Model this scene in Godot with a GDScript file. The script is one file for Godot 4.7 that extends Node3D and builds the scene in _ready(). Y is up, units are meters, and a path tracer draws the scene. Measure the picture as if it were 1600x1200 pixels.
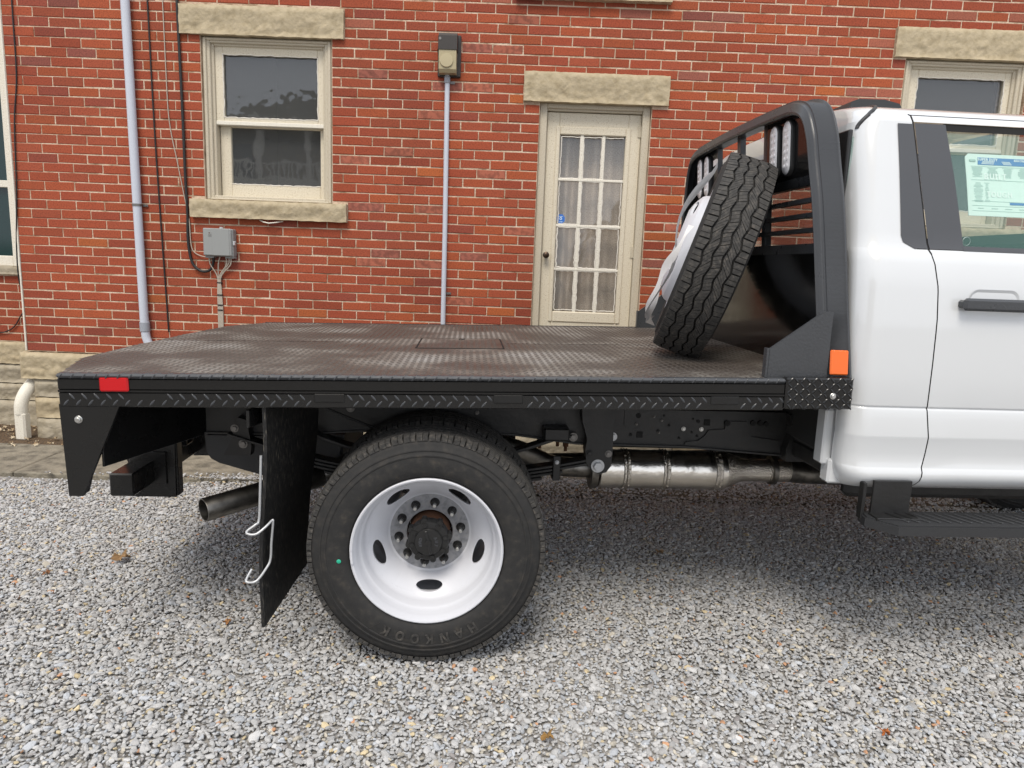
extends Node3D
# Side view of a flatbed work truck parked on gravel beside an old brick building, overcast day.

var M := {}
var used := {}
var rng := RandomNumberGenerator.new()
const TX := Vector3(-0.262, 0.0, 2.744)
const TYAW := 0.06632
const TILT := 0.0195

# ------------------------------------------------------------------ helpers
func numbered(called: String, parent: Node) -> String:
	var key := str(parent.get_instance_id()) + "/" + called
	var n: int = used.get(key, 0)
	used[key] = n + 1
	return called if n == 0 else "%s_%03d" % [called, n]

func put(node: Node3D, called: String, parent: Node = self) -> Node3D:
	node.name = numbered(called, parent)
	parent.add_child(node, true)
	return node

func thing(called: String, label: String, category: String, at := Vector3.ZERO, group := "") -> Node3D:
	var o := Node3D.new()
	put(o, called)
	o.position = at
	return tag(o, label, category, group)

func tag(o: Node3D, label: String, category := "", group := "", kind := "") -> Node3D:
	if label: o.set_meta("label", label)
	if category: o.set_meta("category", category)
	if group: o.set_meta("group", group)
	if kind: o.set_meta("kind", kind)
	return o

func mb() -> SurfaceTool:
	var st := SurfaceTool.new()
	st.begin(Mesh.PRIMITIVE_TRIANGLES)
	st.set_smooth_group(-1)
	return st

func commit(st: SurfaceTool) -> ArrayMesh:
	st.generate_normals()
	return st.commit()

func obj(called: String, st: SurfaceTool, m: Material, parent: Node = self, xf := Transform3D.IDENTITY) -> MeshInstance3D:
	return inst(called, commit(st), m, parent, xf)

func inst(called: String, mesh: Mesh, m: Material, parent: Node = self, xf := Transform3D.IDENTITY) -> MeshInstance3D:
	var o := MeshInstance3D.new()
	o.mesh = mesh
	o.material_override = m
	o.transform = xf
	put(o, called, parent)
	return o

func tri(st: SurfaceTool, a: Vector3, b: Vector3, c: Vector3):
	st.add_vertex(a); st.add_vertex(c); st.add_vertex(b)

func quad(st: SurfaceTool, a: Vector3, b: Vector3, c: Vector3, d: Vector3):   # counter-clockwise seen from outside
	tri(st, a, b, c); tri(st, a, c, d)

func T(p: Vector3, b := Basis.IDENTITY) -> Transform3D:
	return Transform3D(b, p)

func box(st: SurfaceTool, c: Vector3, s: Vector3, bev := 0.0, b := Basis.IDENTITY):
	var h := s * 0.5
	var e: float = min(bev, min(h.x, min(h.y, h.z)) * 0.9)
	var pt := func(ax: int, sg: Vector3) -> Vector3:      # corner of the face across ax
		var v := Vector3.ZERO
		for k in 3:
			v[k] = sg[k] * (h[k] - (0.0 if k == ax else e))
		return c + b * v
	for ax in 3:
		var u := (ax + 1) % 3
		var w := (ax + 2) % 3
		for sg in [-1.0, 1.0]:
			var q := []
			for k in [[-1, -1], [1, -1], [1, 1], [-1, 1]]:
				var g := Vector3.ZERO
				g[ax] = sg; g[u] = k[0]; g[w] = k[1]
				q.append(pt.call(ax, g))
			if sg > 0: quad(st, q[0], q[1], q[2], q[3])
			else: quad(st, q[3], q[2], q[1], q[0])
	if e <= 0.0: return
	for ax in 3:                                         # edges along ax
		var u := (ax + 1) % 3
		var w := (ax + 2) % 3
		for su in [-1.0, 1.0]:
			for sw in [-1.0, 1.0]:
				var g0 := Vector3.ZERO
				g0[ax] = -1; g0[u] = su; g0[w] = sw
				var g1 := g0
				g1[ax] = 1
				var a: Vector3 = pt.call(u, g0)
				var a2: Vector3 = pt.call(u, g1)
				var d: Vector3 = pt.call(w, g0)
				var d2: Vector3 = pt.call(w, g1)
				if su * sw > 0: quad(st, a, d, d2, a2)
				else: quad(st, a, a2, d2, d)
	for sx in [-1.0, 1.0]:
		for sy in [-1.0, 1.0]:
			for sz in [-1.0, 1.0]:
				var g := Vector3(sx, sy, sz)
				var a: Vector3 = pt.call(0, g)
				var d: Vector3 = pt.call(1, g)
				var f: Vector3 = pt.call(2, g)
				if sx * sy * sz > 0: tri(st, a, d, f)
				else: tri(st, a, f, d)

func prism(st: SurfaceTool, pts: Array, z0: float, z1: float, xf := Transform3D.IDENTITY):
	var poly := PackedVector2Array()
	for p in pts: poly.append(p)
	if Geometry2D.is_polygon_clockwise(poly): poly.reverse()
	var idx := Geometry2D.triangulate_polygon(poly)
	var lo := minf(z0, z1)
	var hi := maxf(z0, z1)
	for k in range(0, idx.size(), 3):
		var a := poly[idx[k]]
		var b := poly[idx[k + 1]]
		var c := poly[idx[k + 2]]
		if (b - a).cross(c - a) < 0:
			var t := b
			b = c
			c = t
		tri(st, xf * Vector3(a.x, a.y, hi), xf * Vector3(b.x, b.y, hi), xf * Vector3(c.x, c.y, hi))
		tri(st, xf * Vector3(a.x, a.y, lo), xf * Vector3(c.x, c.y, lo), xf * Vector3(b.x, b.y, lo))
	for k in poly.size():
		var a := poly[k]
		var b := poly[(k + 1) % poly.size()]
		quad(st, xf * Vector3(a.x, a.y, lo), xf * Vector3(b.x, b.y, lo), xf * Vector3(b.x, b.y, hi), xf * Vector3(a.x, a.y, hi))

# profile points are (radius, z); walking along them the outside lies to the right (dz, -dr)
func lathe(st: SurfaceTool, prof: Array, segs: int, xf := Transform3D.IDENTITY, a0 := 0.0, a1 := TAU):
	var group := 1
	for k in prof.size() - 1:
		if k > 0:
			var d0: Vector2 = prof[k] - prof[k - 1]
			var d1: Vector2 = prof[k + 1] - prof[k]
			if absf(d0.angle_to(d1)) > 0.7: group += 1
		st.set_smooth_group(group)
		var p: Vector2 = prof[k]
		var q: Vector2 = prof[k + 1]
		for s in segs:
			var t0 := lerpf(a0, a1, float(s) / segs)
			var t1 := lerpf(a0, a1, float(s + 1) / segs)
			if s == segs - 1 and is_equal_approx(a1 - a0, TAU): t1 = a0
			var A := xf * Vector3(p.x * cos(t0), p.x * sin(t0), p.y)
			var B := xf * Vector3(p.x * cos(t1), p.x * sin(t1), p.y)
			var C := xf * Vector3(q.x * cos(t1), q.x * sin(t1), q.y)
			var D := xf * Vector3(q.x * cos(t0), q.x * sin(t0), q.y)
			if p.x > 1e-6: tri(st, A, B, C)
			if q.x > 1e-6: tri(st, A, C, D)
			elif p.x <= 1e-6: tri(st, A, C, D)
	st.set_smooth_group(-1)

func cyl(st: SurfaceTool, a: Vector3, b: Vector3, r: float, segs := 16, r2 := -1.0, bev := 0.0):
	if r2 < 0: r2 = r
	var L := a.distance_to(b)
	var xf := Transform3D(aim((b - a) / L), a)
	var pr := [Vector2(0, 0), Vector2(r - bev, 0)]
	if bev > 0: pr.append(Vector2(r, bev)); pr.append(Vector2(r2, L - bev))
	else: pr.append(Vector2(r2, L))
	if bev > 0: pr.append(Vector2(r2 - bev, L))
	pr.append(Vector2(0, L))
	lathe(st, pr, segs, xf)

func aim(d: Vector3) -> Basis:                           # basis whose z is d
	var up := Vector3.UP if absf(d.y) < 0.95 else Vector3.RIGHT
	var x := up.cross(d).normalized()
	return Basis(x, d.cross(x), d)

func smooth_path(pts: Array, n := 8) -> PackedVector3Array:
	var c := Curve3D.new()
	for k in pts.size():
		var a: Vector3 = pts[maxi(k - 1, 0)]
		var b: Vector3 = pts[mini(k + 1, pts.size() - 1)]
		var t := (b - a) / 6.0
		c.add_point(pts[k], -t, t)
	var out := PackedVector3Array()
	for k in pts.size() - 1:
		for j in n: out.append(c.sample(k, float(j) / n))
	out.append(pts[-1])
	return out

func tube(st: SurfaceTool, pts: PackedVector3Array, r: float, segs := 8, caps := true):
	var rings := []
	var last := Vector3.ZERO
	for k in pts.size():
		var d := (pts[mini(k + 1, pts.size() - 1)] - pts[maxi(k - 1, 0)]).normalized()
		if last == Vector3.ZERO: last = aim(d).x
		var x := (last - d * last.dot(d)).normalized()
		last = x
		var y := d.cross(x)
		var ring := PackedVector3Array()
		for s in segs:
			var t := TAU * s / segs
			ring.append(pts[k] + (x * cos(t) + y * sin(t)) * r)
		rings.append(ring)
	st.set_smooth_group(1)
	for k in rings.size() - 1:
		for s in segs:
			var n := (s + 1) % segs
			quad(st, rings[k][s], rings[k][n], rings[k + 1][n], rings[k + 1][s])
	st.set_smooth_group(-1)
	if caps:
		for s in range(1, segs - 1):
			tri(st, rings[0][0], rings[0][s + 1], rings[0][s])
			tri(st, rings[-1][0], rings[-1][s], rings[-1][s + 1])

func sheet(st: SurfaceTool, rows: Array, smooth := 1):   # rows of points; seen from outside rows go up, points go right
	st.set_smooth_group(smooth)
	for j in rows.size() - 1:
		for i in rows[j].size() - 1:
			quad(st, rows[j][i], rows[j][i + 1], rows[j + 1][i + 1], rows[j + 1][i])
	st.set_smooth_group(-1)

func lerp_table(t: Array, y: float) -> float:
	if y <= t[0].x: return t[0].y
	for k in t.size() - 1:
		if y <= t[k + 1].x:
			return lerpf(t[k].y, t[k + 1].y, (y - t[k].x) / (t[k + 1].x - t[k].x))
	return t[-1].y

# ------------------------------------------------------------------ textures and materials
func noise_img(sd: int, freq: float, oct := 4, size := 512, type := FastNoiseLite.TYPE_SIMPLEX_SMOOTH) -> Image:
	var n := FastNoiseLite.new()
	n.seed = sd
	n.frequency = freq
	n.noise_type = type
	n.fractal_octaves = oct
	var im := n.get_seamless_image(size, size)
	im.convert(Image.FORMAT_L8)
	return im

func ramp_tex(im: Image, stops: Array) -> ImageTexture:  # stops: [at, Color in sRGB]
	var lut := []
	for v in 256:
		var f := v / 255.0
		var c: Color = stops[0][1]
		for k in stops.size() - 1:
			if f >= stops[k][0]:
				c = stops[k][1].lerp(stops[k + 1][1], clampf((f - stops[k][0]) / (stops[k + 1][0] - stops[k][0]), 0, 1))
		lut.append([int(c.r * 255), int(c.g * 255), int(c.b * 255)])
	var src := im.get_data()
	var out := PackedByteArray()
	out.resize(src.size() * 3)
	for i in src.size():
		var l: Array = lut[src[i]]
		out[i * 3] = l[0]; out[i * 3 + 1] = l[1]; out[i * 3 + 2] = l[2]
	return ImageTexture.create_from_image(Image.create_from_data(im.get_width(), im.get_height(), false, Image.FORMAT_RGB8, out))

func normal_tex(im: Image, strength: float) -> ImageTexture:
	var a: Image = im.duplicate()
	a.convert(Image.FORMAT_RGBA8)
	a.bump_map_to_normal_map(strength)
	return ImageTexture.create_from_image(a)

func g(v: float) -> Color:
	return Color(v, v, v)

func mat(lin: Color, rough := 0.7, metal := 0.0) -> StandardMaterial3D:
	var m := StandardMaterial3D.new()
	m.albedo_color = lin.linear_to_srgb()
	m.roughness = rough
	m.metallic = metal
	return m

func clad(m: StandardMaterial3D, scale: float, albedo: Texture2D = null, norm: Texture2D = null, nscale := 1.0, rough: Texture2D = null, world := true) -> StandardMaterial3D:
	m.uv1_triplanar = true
	m.uv1_world_triplanar = world
	m.uv1_scale = Vector3.ONE * scale
	if albedo: m.albedo_texture = albedo
	if norm:
		m.normal_enabled = true
		m.normal_texture = norm
		m.normal_scale = nscale
	if rough: m.roughness_texture = rough
	return m

func make_materials():
	var fine := noise_img(3, 0.05, 5)
	var blotch := noise_img(7, 0.012, 5)
	var grain := noise_img(11, 0.11, 3)
	var cell := noise_img(13, 0.03, 3, 512, FastNoiseLite.TYPE_CELLULAR)
	var fine_n := normal_tex(fine, 3.0)
	var grain_n := normal_tex(grain, 2.5)
	var blotch_n := normal_tex(blotch, 6.0)
	M.fine_n = fine_n
	M.grain_n = grain_n
	M.brick_tex = ramp_tex(fine, [[0.0, g(0.74)], [0.35, g(0.89)], [0.6, g(0.97)], [1.0, Color(1, 0.98, 0.95)]])
	M.brick_pale = ramp_tex(blotch, [[0.0, g(0.78)], [0.42, g(0.88)], [0.6, Color(1, 1, 1)], [1.0, Color(1, 1, 1)]])
	M.mortar = clad(mat(Color(0.66, 0.54, 0.42), 0.95), 0.9, ramp_tex(blotch, [[0.0, Color(0.62, 0.56, 0.5)], [0.4, Color(0.9, 0.87, 0.84)], [1.0, Color(1, 1, 1)]]), grain_n, 0.8)
	M.mortar_old = clad(mat(Color(0.17, 0.09, 0.06), 0.95), 2.0, M.brick_tex, grain_n, 0.8)
	# sandstone
	var st_tex := ramp_tex(noise_img(21, 0.02, 5), [[0.0, Color(0.82, 0.80, 0.76)], [0.35, Color(0.92, 0.91, 0.88)], [0.65, Color(0.97, 0.965, 0.95)], [1.0, Color(1, 0.99, 0.96)]])
	M.stone = clad(mat(Color(0.50, 0.425, 0.30), 0.95), 1.3, st_tex, fine_n, 0.6)
	M.stone_warm = clad(mat(Color(0.50, 0.40, 0.255), 0.95), 1.1, st_tex, fine_n, 0.7)
	M.stone_gray = clad(mat(Color(0.43, 0.385, 0.305), 0.95), 1.2, st_tex, fine_n, 0.7)
	# old cream paint with bare chips
	var chip := ramp_tex(noise_img(31, 0.05, 5), [[0.0, Color(0.5, 0.44, 0.36)], [0.10, Color(0.6, 0.54, 0.46)], [0.16, Color(0.93, 0.91, 0.88)], [0.5, Color(0.98, 0.97, 0.95)], [1.0, Color(1, 1, 1)]])
	M.cream = clad(mat(Color(0.69, 0.64, 0.525), 0.6), 3.3, chip, fine_n, 0.5)
	M.cream_gray = clad(mat(Color(0.56, 0.515, 0.42), 0.7), 3.7, chip, fine_n, 0.6)
	M.white_paint = clad(mat(Color(0.78, 0.76, 0.69), 0.6), 4.1, chip, fine_n, 0.6)
	M.putty = clad(mat(Color(0.75, 0.73, 0.68), 0.8), 5.0, chip, fine_n, 1.0)
	# concrete and soil
	M.concrete = clad(mat(Color(0.30, 0.27, 0.21), 0.95), 0.8, ramp_tex(noise_img(41, 0.02, 6), [[0.0, g(0.6)], [0.5, g(0.88)], [1.0, g(1)]]), grain_n, 0.7)
	M.soil = clad(mat(Color(0.16, 0.11, 0.07), 1.0), 2.0, ramp_tex(noise_img(43, 0.06, 5), [[0.0, g(0.45)], [0.5, g(0.8)], [0.7, Color(1, 0.95, 0.85)], [1.0, Color(1, 1, 0.9)]]), fine_n, 2.0)
	M.ground = clad(mat(Color(0.42, 0.40, 0.37), 1.0), 3.0, ramp_tex(cell, [[0.0, g(0.5)], [0.5, g(0.9)], [1.0, g(1)]]), fine_n, 2.0)
	var sm := clad(mat(Color(1, 1, 1), 0.92), 9.0, ramp_tex(fine, [[0.0, g(0.8)], [0.5, g(0.95)], [1.0, g(1)]]), grain_n, 0.5)
	sm.vertex_color_use_as_albedo = true
	M.gravel = sm
	# truck
	var smear := ramp_tex(noise_img(51, 0.012, 4), [[0.0, g(0.5)], [0.5, g(0.75)], [1.0, g(1)]])
	M.black = clad(mat(g(0.008), 0.38), 1.1, null, null, 0.0, smear, false)
	M.black_gloss = clad(mat(g(0.007), 0.18), 1.3, null, null, 0.0, smear, false)
	M.black_satin = clad(mat(Color(0.050, 0.053, 0.058), 0.44), 1.3, null, grain_n, 0.12, smear, false)
	var dust := noise_img(53, 0.008, 5)
	M.deck = clad(mat(Color(0.30, 0.29, 0.275), 0.70), 0.45, ramp_tex(dust, [[0.0, Color(0.42, 0.39, 0.375)], [0.42, Color(0.55, 0.52, 0.50)], [0.62, Color(0.78, 0.765, 0.74)], [1.0, Color(1, 1, 1)]]), grain_n, 0.15, ramp_tex(dust, [[0.0, g(0.52)], [0.5, g(0.66)], [1.0, g(1)]]), false)
	M.tread_plate = clad(mat(g(0.009), 0.32), 1.2, null, null, 0.0, smear, false)
	M.chassis = clad(mat(g(0.014), 0.55), 1.5, null, fine_n, 0.12, smear, false)
	M.plastic = clad(mat(Color(0.028, 0.029, 0.031), 0.45), 6.0, null, grain_n, 0.35, null, false)
	M.trim = mat(Color(0.060, 0.063, 0.070), 0.40)
	M.gap = mat(g(0.004), 0.8)
	M.rubber = clad(mat(g(1.0), 0.8), 2.2, ramp_tex(noise_img(61, 0.02, 5), [[0.0, Color(0.125, 0.125, 0.127)], [0.5, Color(0.150, 0.149, 0.148)], [0.72, Color(0.185, 0.178, 0.170)], [1.0, Color(0.26, 0.24, 0.215)]]), fine_n, 0.25, null, false)
	M.rubber_tread = clad(mat(g(1.0), 0.85), 2.6, ramp_tex(noise_img(63, 0.03, 5), [[0.0, Color(0.16, 0.157, 0.153)], [0.5, Color(0.225, 0.221, 0.215)], [0.75, Color(0.29, 0.28, 0.265)], [1.0, Color(0.42, 0.39, 0.36)]]), fine_n, 0.5, null, false)
	M.flap = clad(mat(g(1.0), 0.55), 1.4, ramp_tex(noise_img(67, 0.05, 4), [[0.0, g(0.07)], [0.60, g(0.085)], [0.72, Color(0.22, 0.21, 0.19)], [1.0, Color(0.5, 0.47, 0.4)]]), fine_n, 0.4, null, false)
	M.flap.uv1_scale = Vector3(8, 0.8, 8)
	M.rim = clad(mat(Color(0.60, 0.612, 0.65), 0.38), 4.0, null, grain_n, 0.06, null, false)
	M.rim_face_shaded = clad(mat(Color(0.32, 0.325, 0.34), 0.55), 1.5, M.brick_tex, null, 0.0, null, false)  # rim paint darkened: shade of the deep recess put into the colour
	M.paint = mat(Color(0.62, 0.64, 0.655), 0.20)
	M.paint.clearcoat_enabled = true
	M.paint.clearcoat = 1.0
	M.paint.clearcoat_roughness = 0.04
	M.steel = clad(mat(Color(0.82, 0.78, 0.71), 0.24, 1.0), 2.2, null, blotch_n, 0.35, null, false)
	M.steel_crumple = clad(mat(Color(0.78, 0.73, 0.65), 0.24, 1.0), 9.0, null, normal_tex(cell, 10.0), 1.6, null, false)
	M.pipe = clad(mat(Color(0.30, 0.285, 0.26), 0.38, 1.0), 3.0, ramp_tex(blotch, [[0.0, g(0.55)], [0.5, g(0.85)], [1.0, g(1)]]), grain_n, 0.1, null, false)
	M.rust = clad(mat(Color(0.13, 0.055, 0.025), 0.9), 8.0, M.brick_tex, grain_n, 1.0, null, false)
	M.zinc = mat(Color(0.62, 0.62, 0.6), 0.35, 1.0)
	M.galv = mat(Color(0.55, 0.56, 0.57), 0.45, 0.6)
	M.bolt_dull = mat(Color(0.22, 0.21, 0.2), 0.45, 0.8)
	M.red = mat(Color(0.52, 0.008, 0.012), 0.22)
	M.orange = mat(Color(0.78, 0.14, 0.015), 0.3)
	M.lens = mat(Color(0.88, 0.87, 0.88), 0.2)
	M.lens.clearcoat_enabled = true
	# wall fittings
	M.pvc = mat(Color(0.52, 0.55, 0.62), 0.5)
	M.pvc_dark = mat(Color(0.30, 0.32, 0.36), 0.5)
	M.box = clad(mat(Color(0.27, 0.28, 0.275), 0.6), 4.0, null, grain_n, 0.1)
	M.cable = mat(g(0.012), 0.5)
	M.wire = mat(Color(0.45, 0.40, 0.33), 0.7)
	M.bronze = clad(mat(Color(0.035, 0.03, 0.027), 0.5), 5.0, null, grain_n, 0.2)
	M.prismatic = mat(Color(0.42, 0.36, 0.22), 0.25)
	M.knob = mat(Color(0.07, 0.045, 0.03), 0.35, 0.7)
	M.curtain = clad(mat(Color(0.62, 0.53, 0.43), 0.95), 3.0, M.brick_tex)
	M.dark = mat(g(0.02), 0.95)
	M.room = mat(Color(0.10, 0.095, 0.09), 0.95)
	M.blue = mat(Color(0.03, 0.16, 0.55), 0.4)
	M.leaf = mat(Color(0.30, 0.15, 0.05), 0.8)
	# glass
	var gl := mat(Color(0.30, 0.32, 0.33), 0.02)
	gl.transparency = BaseMaterial3D.TRANSPARENCY_ALPHA
	gl.albedo_color.a = 0.10
	clad(gl, 1.6, null, normal_tex(noise_img(71, 0.010, 2), 2.5), 0.17)
	gl.metallic_specular = 1.0
	M.glass = gl
	var gf := mat(Color(0.30, 0.32, 0.33), 0.02)
	gf.transparency = BaseMaterial3D.TRANSPARENCY_ALPHA
	gf.albedo_color.a = 0.10
	gf.metallic_specular = 1.0
	clad(gf, 1.3, null, normal_tex(noise_img(73, 0.008, 2), 2.0), 0.07)
	M.glass_flat = gf
	var gw := mat(Color(0.006, 0.03, 0.03), 0.04)
	gw.transparency = BaseMaterial3D.TRANSPARENCY_ALPHA
	gw.albedo_color.a = 0.85
	M.glass_teal = gw
	var gt := mat(Color(0.16, 0.42, 0.34), 0.015)
	gt.transparency = BaseMaterial3D.TRANSPARENCY_ALPHA
	gt.albedo_color.a = 0.20
	M.tint = gt
	M.print = mat(Color(0.72, 0.9, 0.82), 0.5)
	M.print_blue = mat(Color(0.06, 0.2, 0.5), 0.5)
	M.print_gray = mat(Color(0.42, 0.58, 0.53), 0.5)
	M.print_light = mat(Color(0.86, 0.97, 0.92), 0.5)

# ------------------------------------------------------------------ the building
const COURSE := 0.0619
var brick_meshes := []
var brick_mats := []
var brick_cols := []

func brick_mesh(L: float, sd: int, hgt := 0.0550) -> ArrayMesh:
	var r := RandomNumberGenerator.new()
	r.seed = sd
	var st := mb()
	var h := hgt * 0.5
	var l := L * 0.5
	var e := 0.0035
	var f := []                                          # front face corners, a little uneven
	for k in [[-1, -1], [1, -1], [1, 1], [-1, 1]]:
		f.append(Vector3(k[0] * (l - e) + r.randf_range(-0.002, 0.002), k[1] * (h - e) + r.randf_range(-0.0013, 0.0013), r.randf_range(-0.001, 0.001)))
	var m := []
	var b := []
	for k in [[-1, -1], [1, -1], [1, 1], [-1, 1]]:
		m.append(Vector3(k[0] * l + r.randf_range(-0.0012, 0.0012), k[1] * h + r.randf_range(-0.001, 0.001), -e))
		b.append(Vector3(k[0] * l, k[1] * h, -0.05))
	quad(st, f[0], f[1], f[2], f[3])
	for k in 4:
		var n := (k + 1) % 4
		quad(st, m[k], m[n], f[n], f[k])
		quad(st, b[k], b[n], m[n], m[k])
	return commit(st)

func make_brick_kit():
	var tones := [[0.405, 0.082, 0.034], [0.385, 0.076, 0.033], [0.425, 0.091, 0.035], [0.36, 0.072, 0.034], [0.395, 0.086, 0.039], [0.44, 0.098, 0.035], [0.32, 0.069, 0.039], [0.41, 0.086, 0.036], [0.42, 0.128, 0.076], [0.37, 0.118, 0.080], [0.49, 0.126, 0.036], [0.29, 0.082, 0.058]]
	for k in tones.size():
		var t: Array = tones[k]
		var c := Color(t[0], t[1], t[2])
		brick_cols.append(c)
		var pale := k == 8 or k == 9
		var steps := []
		for f in [0.76, 0.84, 0.93]: steps.append(clad(mat(c * f, 0.9), 3.1, M.brick_pale if pale else M.brick_tex, M.fine_n, 0.35))
		brick_mats.append(steps)
	for k in 6: brick_meshes.append(brick_mesh(0.1955, 100 + k))

func tone_index(x: float, y: float, dirt: FastNoiseLite) -> int:
	var d := dirt.get_noise_2d(x * 2.0, y * 2.0)
	var p := rng.randf()
	if x < -2.9 and y > 1.9 and p < 0.30 * clampf((y - 1.9) / 0.8, 0, 1): return 6 if rng.randf() < 0.6 else 11
	if p < 0.015: return 10
	if p < 0.045 + maxf(0.0, d) * 0.1: return 6
	if p < 0.052 + maxf(0.0, d) * (0.14 if x < -2.0 else 0.05): return 11
	var e := dirt.get_noise_2d(x * 1.3 + 40.0, y * 1.3)   # chalky bricks come in patches, mostly between the openings
	if x > -1.2 and p < 0.07 + maxf(0.0, e + 0.15) * 0.38: return 8 if rng.randf() < 0.65 else 9
	return [0, 0, 1, 1, 2, 3, 4, 4, 5, 7, 7][rng.randi() % 11]

func stain_step(c: Vector3, dirt: FastNoiseLite) -> int:   # old weathering in broad streaks and patches
	var v := dirt.get_noise_2d(c.x * 3.0 + 11.0, c.y * 0.9) + rng.randf_range(-0.22, 0.22)
	if c.x < -2.9: v -= 0.16
	return 0 if v < -0.24 else (2 if v > 0.02 else 1)

func lay_bricks(wall: Node3D, x0: float, x1: float, y0: float, y1: float, z: float, blocked: Array, singles: int, see: Rect2):
	var dirt := FastNoiseLite.new()
	dirt.seed = 5
	dirt.frequency = 0.6
	var list := []
	var row := 0
	var y := y0
	while y + COURSE < y1 + 0.001:
		var cy := y + COURSE * 0.5
		var cuts := []
		for b in blocked:
			if minf(b[3], cy + 0.027) - maxf(b[2], cy - 0.027) > 0.034: cuts.append([b[0], b[1]])
		cuts.sort_custom(func(a, c): return a[0] < c[0])
		var spans := []
		var at := x0
		for c in cuts:
			if c[0] > at: spans.append([at, c[0]])
			at = maxf(at, c[1])
		if at < x1: spans.append([at, x1])
		var jitter := rng.randf_range(-0.018, 0.018)
		for s in spans:
			var xa: float = s[0]
			var grid: float = x0 - 0.2 + (0.1015 if row % 2 else 0.0) + (jitter if s[0] > x0 else 0.0)
			var nx: float = grid + ceilf((xa + 0.055 - grid) / 0.2035) * 0.2035
			while xa < s[1] - 0.03:
				var xb: float = nx + rng.randf_range(-0.004, 0.004)
				if xb > s[1] - 0.05: xb = s[1]
				var old: bool = xa < -3.05 and cy > 1.15
				var j := 0.0050 if old else 0.0060
				list.append([xa + j * 0.5, xb - j * 0.5, cy, old, row])
				xa = xb
				nx += 0.2035
		y += COURSE
		row += 1
	var eye := Vector3(0, 1.38, 5)
	var order := []
	for k in list.size():
		var b: Array = list[k]
		var c := Vector3((b[0] + b[1]) * 0.5, b[2], z)
		if singles > 0 and b[1] - b[0] > 0.17 and see.has_point(Vector2(c.x, c.y)): order.append([c.distance_to(eye), k])
	order.sort()
	var alone := {}
	for k in mini(singles, order.size()): alone[order[k][1]] = true
	var rest := []
	for k in list.size():
		var b: Array = list[k]
		var L: float = b[1] - b[0]
		var c := Vector3((b[0] + b[1]) * 0.5, b[2] + rng.randf_range(-0.0012, 0.0012), z + rng.randf_range(-0.001, 0.0018))
		var ti := tone_index(c.x, c.y, dirt)
		var bas := Basis.from_euler(Vector3(rng.randf_range(-0.012, 0.012), rng.randf_range(-0.006, 0.006), rng.randf_range(-0.006, 0.006))).scaled_local(Vector3(L / 0.1955, 1.06 if b[3] else 1.0, 1))
		var xf := Transform3D(bas, c)
		if alone.has(k): inst("brick", brick_meshes[rng.randi() % 6], brick_mats[ti][stain_step(c, dirt)], wall, xf)
		else: rest.append([xf, brick_cols[ti] * [0.76, 0.84, 0.93][stain_step(c, dirt)]])
	var m := StandardMaterial3D.new()
	m.roughness = 0.9
	m.vertex_color_use_as_albedo = true
	clad(m, 3.1, M.brick_tex, M.fine_n, 0.35)
	var mm := MultiMesh.new()
	mm.transform_format = MultiMesh.TRANSFORM_3D
	mm.use_colors = true
	mm.mesh = brick_meshes[0]
	mm.instance_count = rest.size()
	for k in rest.size():
		mm.set_instance_transform(k, rest[k][0])
		mm.set_instance_color(k, rest[k][1])
	var mi := MultiMeshInstance3D.new()
	mi.multimesh = mm
	mi.material_override = m
	put(mi, "brickwork", wall)
	tag(mi, "", "", "", "stuff")

func rough_stone(w: float, h: float, d: float, sd: int, amp := 0.018, margin := 0.02) -> ArrayMesh:   # front faces +z, back at z=0
	var n := FastNoiseLite.new()
	n.seed = sd
	n.frequency = 9.0
	n.fractal_octaves = 3
	n.noise_type = FastNoiseLite.TYPE_CELLULAR
	n.cellular_return_type = FastNoiseLite.RETURN_DISTANCE2_SUB
	var n2 := FastNoiseLite.new()
	n2.seed = sd + 7
	n2.frequency = 3.0
	n2.fractal_octaves = 5
	var nx := clampi(int(w / 0.011), 6, 110)
	var ny := clampi(int(h / 0.011), 4, 20)
	var rows := []
	for j in ny + 1:
		var r := PackedVector3Array()
		for i in nx + 1:
			var x := w * (float(i) / nx - 0.5)
			var y := h * (float(j) / ny - 0.5)
			var e := minf(minf(w * 0.5 - absf(x), h * 0.5 - absf(y)) / margin, 1.0)
			var low := clampf(0.5 - y / h * 1.3, 0.15, 1.0)          # the broken face is roughest along its lower half
			var wx := x + 0.05 * n2.get_noise_2d(x * 2.0, y * 2.0)
			var z := d - amp * 0.6 * (1.0 - e) + amp * e * (1.1 * low * n.get_noise_2d(wx * 0.8, y * 1.7) + 0.5 * n2.get_noise_2d(x, y * 2.0))
			var edge := 0.004 * n2.get_noise_2d(x * 4 + 9, y * 4)
			if i == 0 or i == nx: x += edge
			if j == 0 or j == ny: y += edge
			r.append(Vector3(x, y, z))
		rows.append(r)
	var st := mb()
	sheet(st, rows, 1)
	var back := func(p: Vector3) -> Vector3: return Vector3(p.x, p.y, 0)
	for i in nx:
		var a: Vector3 = rows[0][i]
		var b: Vector3 = rows[0][i + 1]
		quad(st, back.call(a), back.call(b), b, a)
		a = rows[ny][i]; b = rows[ny][i + 1]
		quad(st, a, b, back.call(b), back.call(a))
	for j in ny:
		var a: Vector3 = rows[j][0]
		var b: Vector3 = rows[j + 1][0]
		quad(st, back.call(a), a, b, back.call(b))
		a = rows[j][nx]; b = rows[j + 1][nx]
		quad(st, a, back.call(a), back.call(b), b)
	return commit(st)

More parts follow.
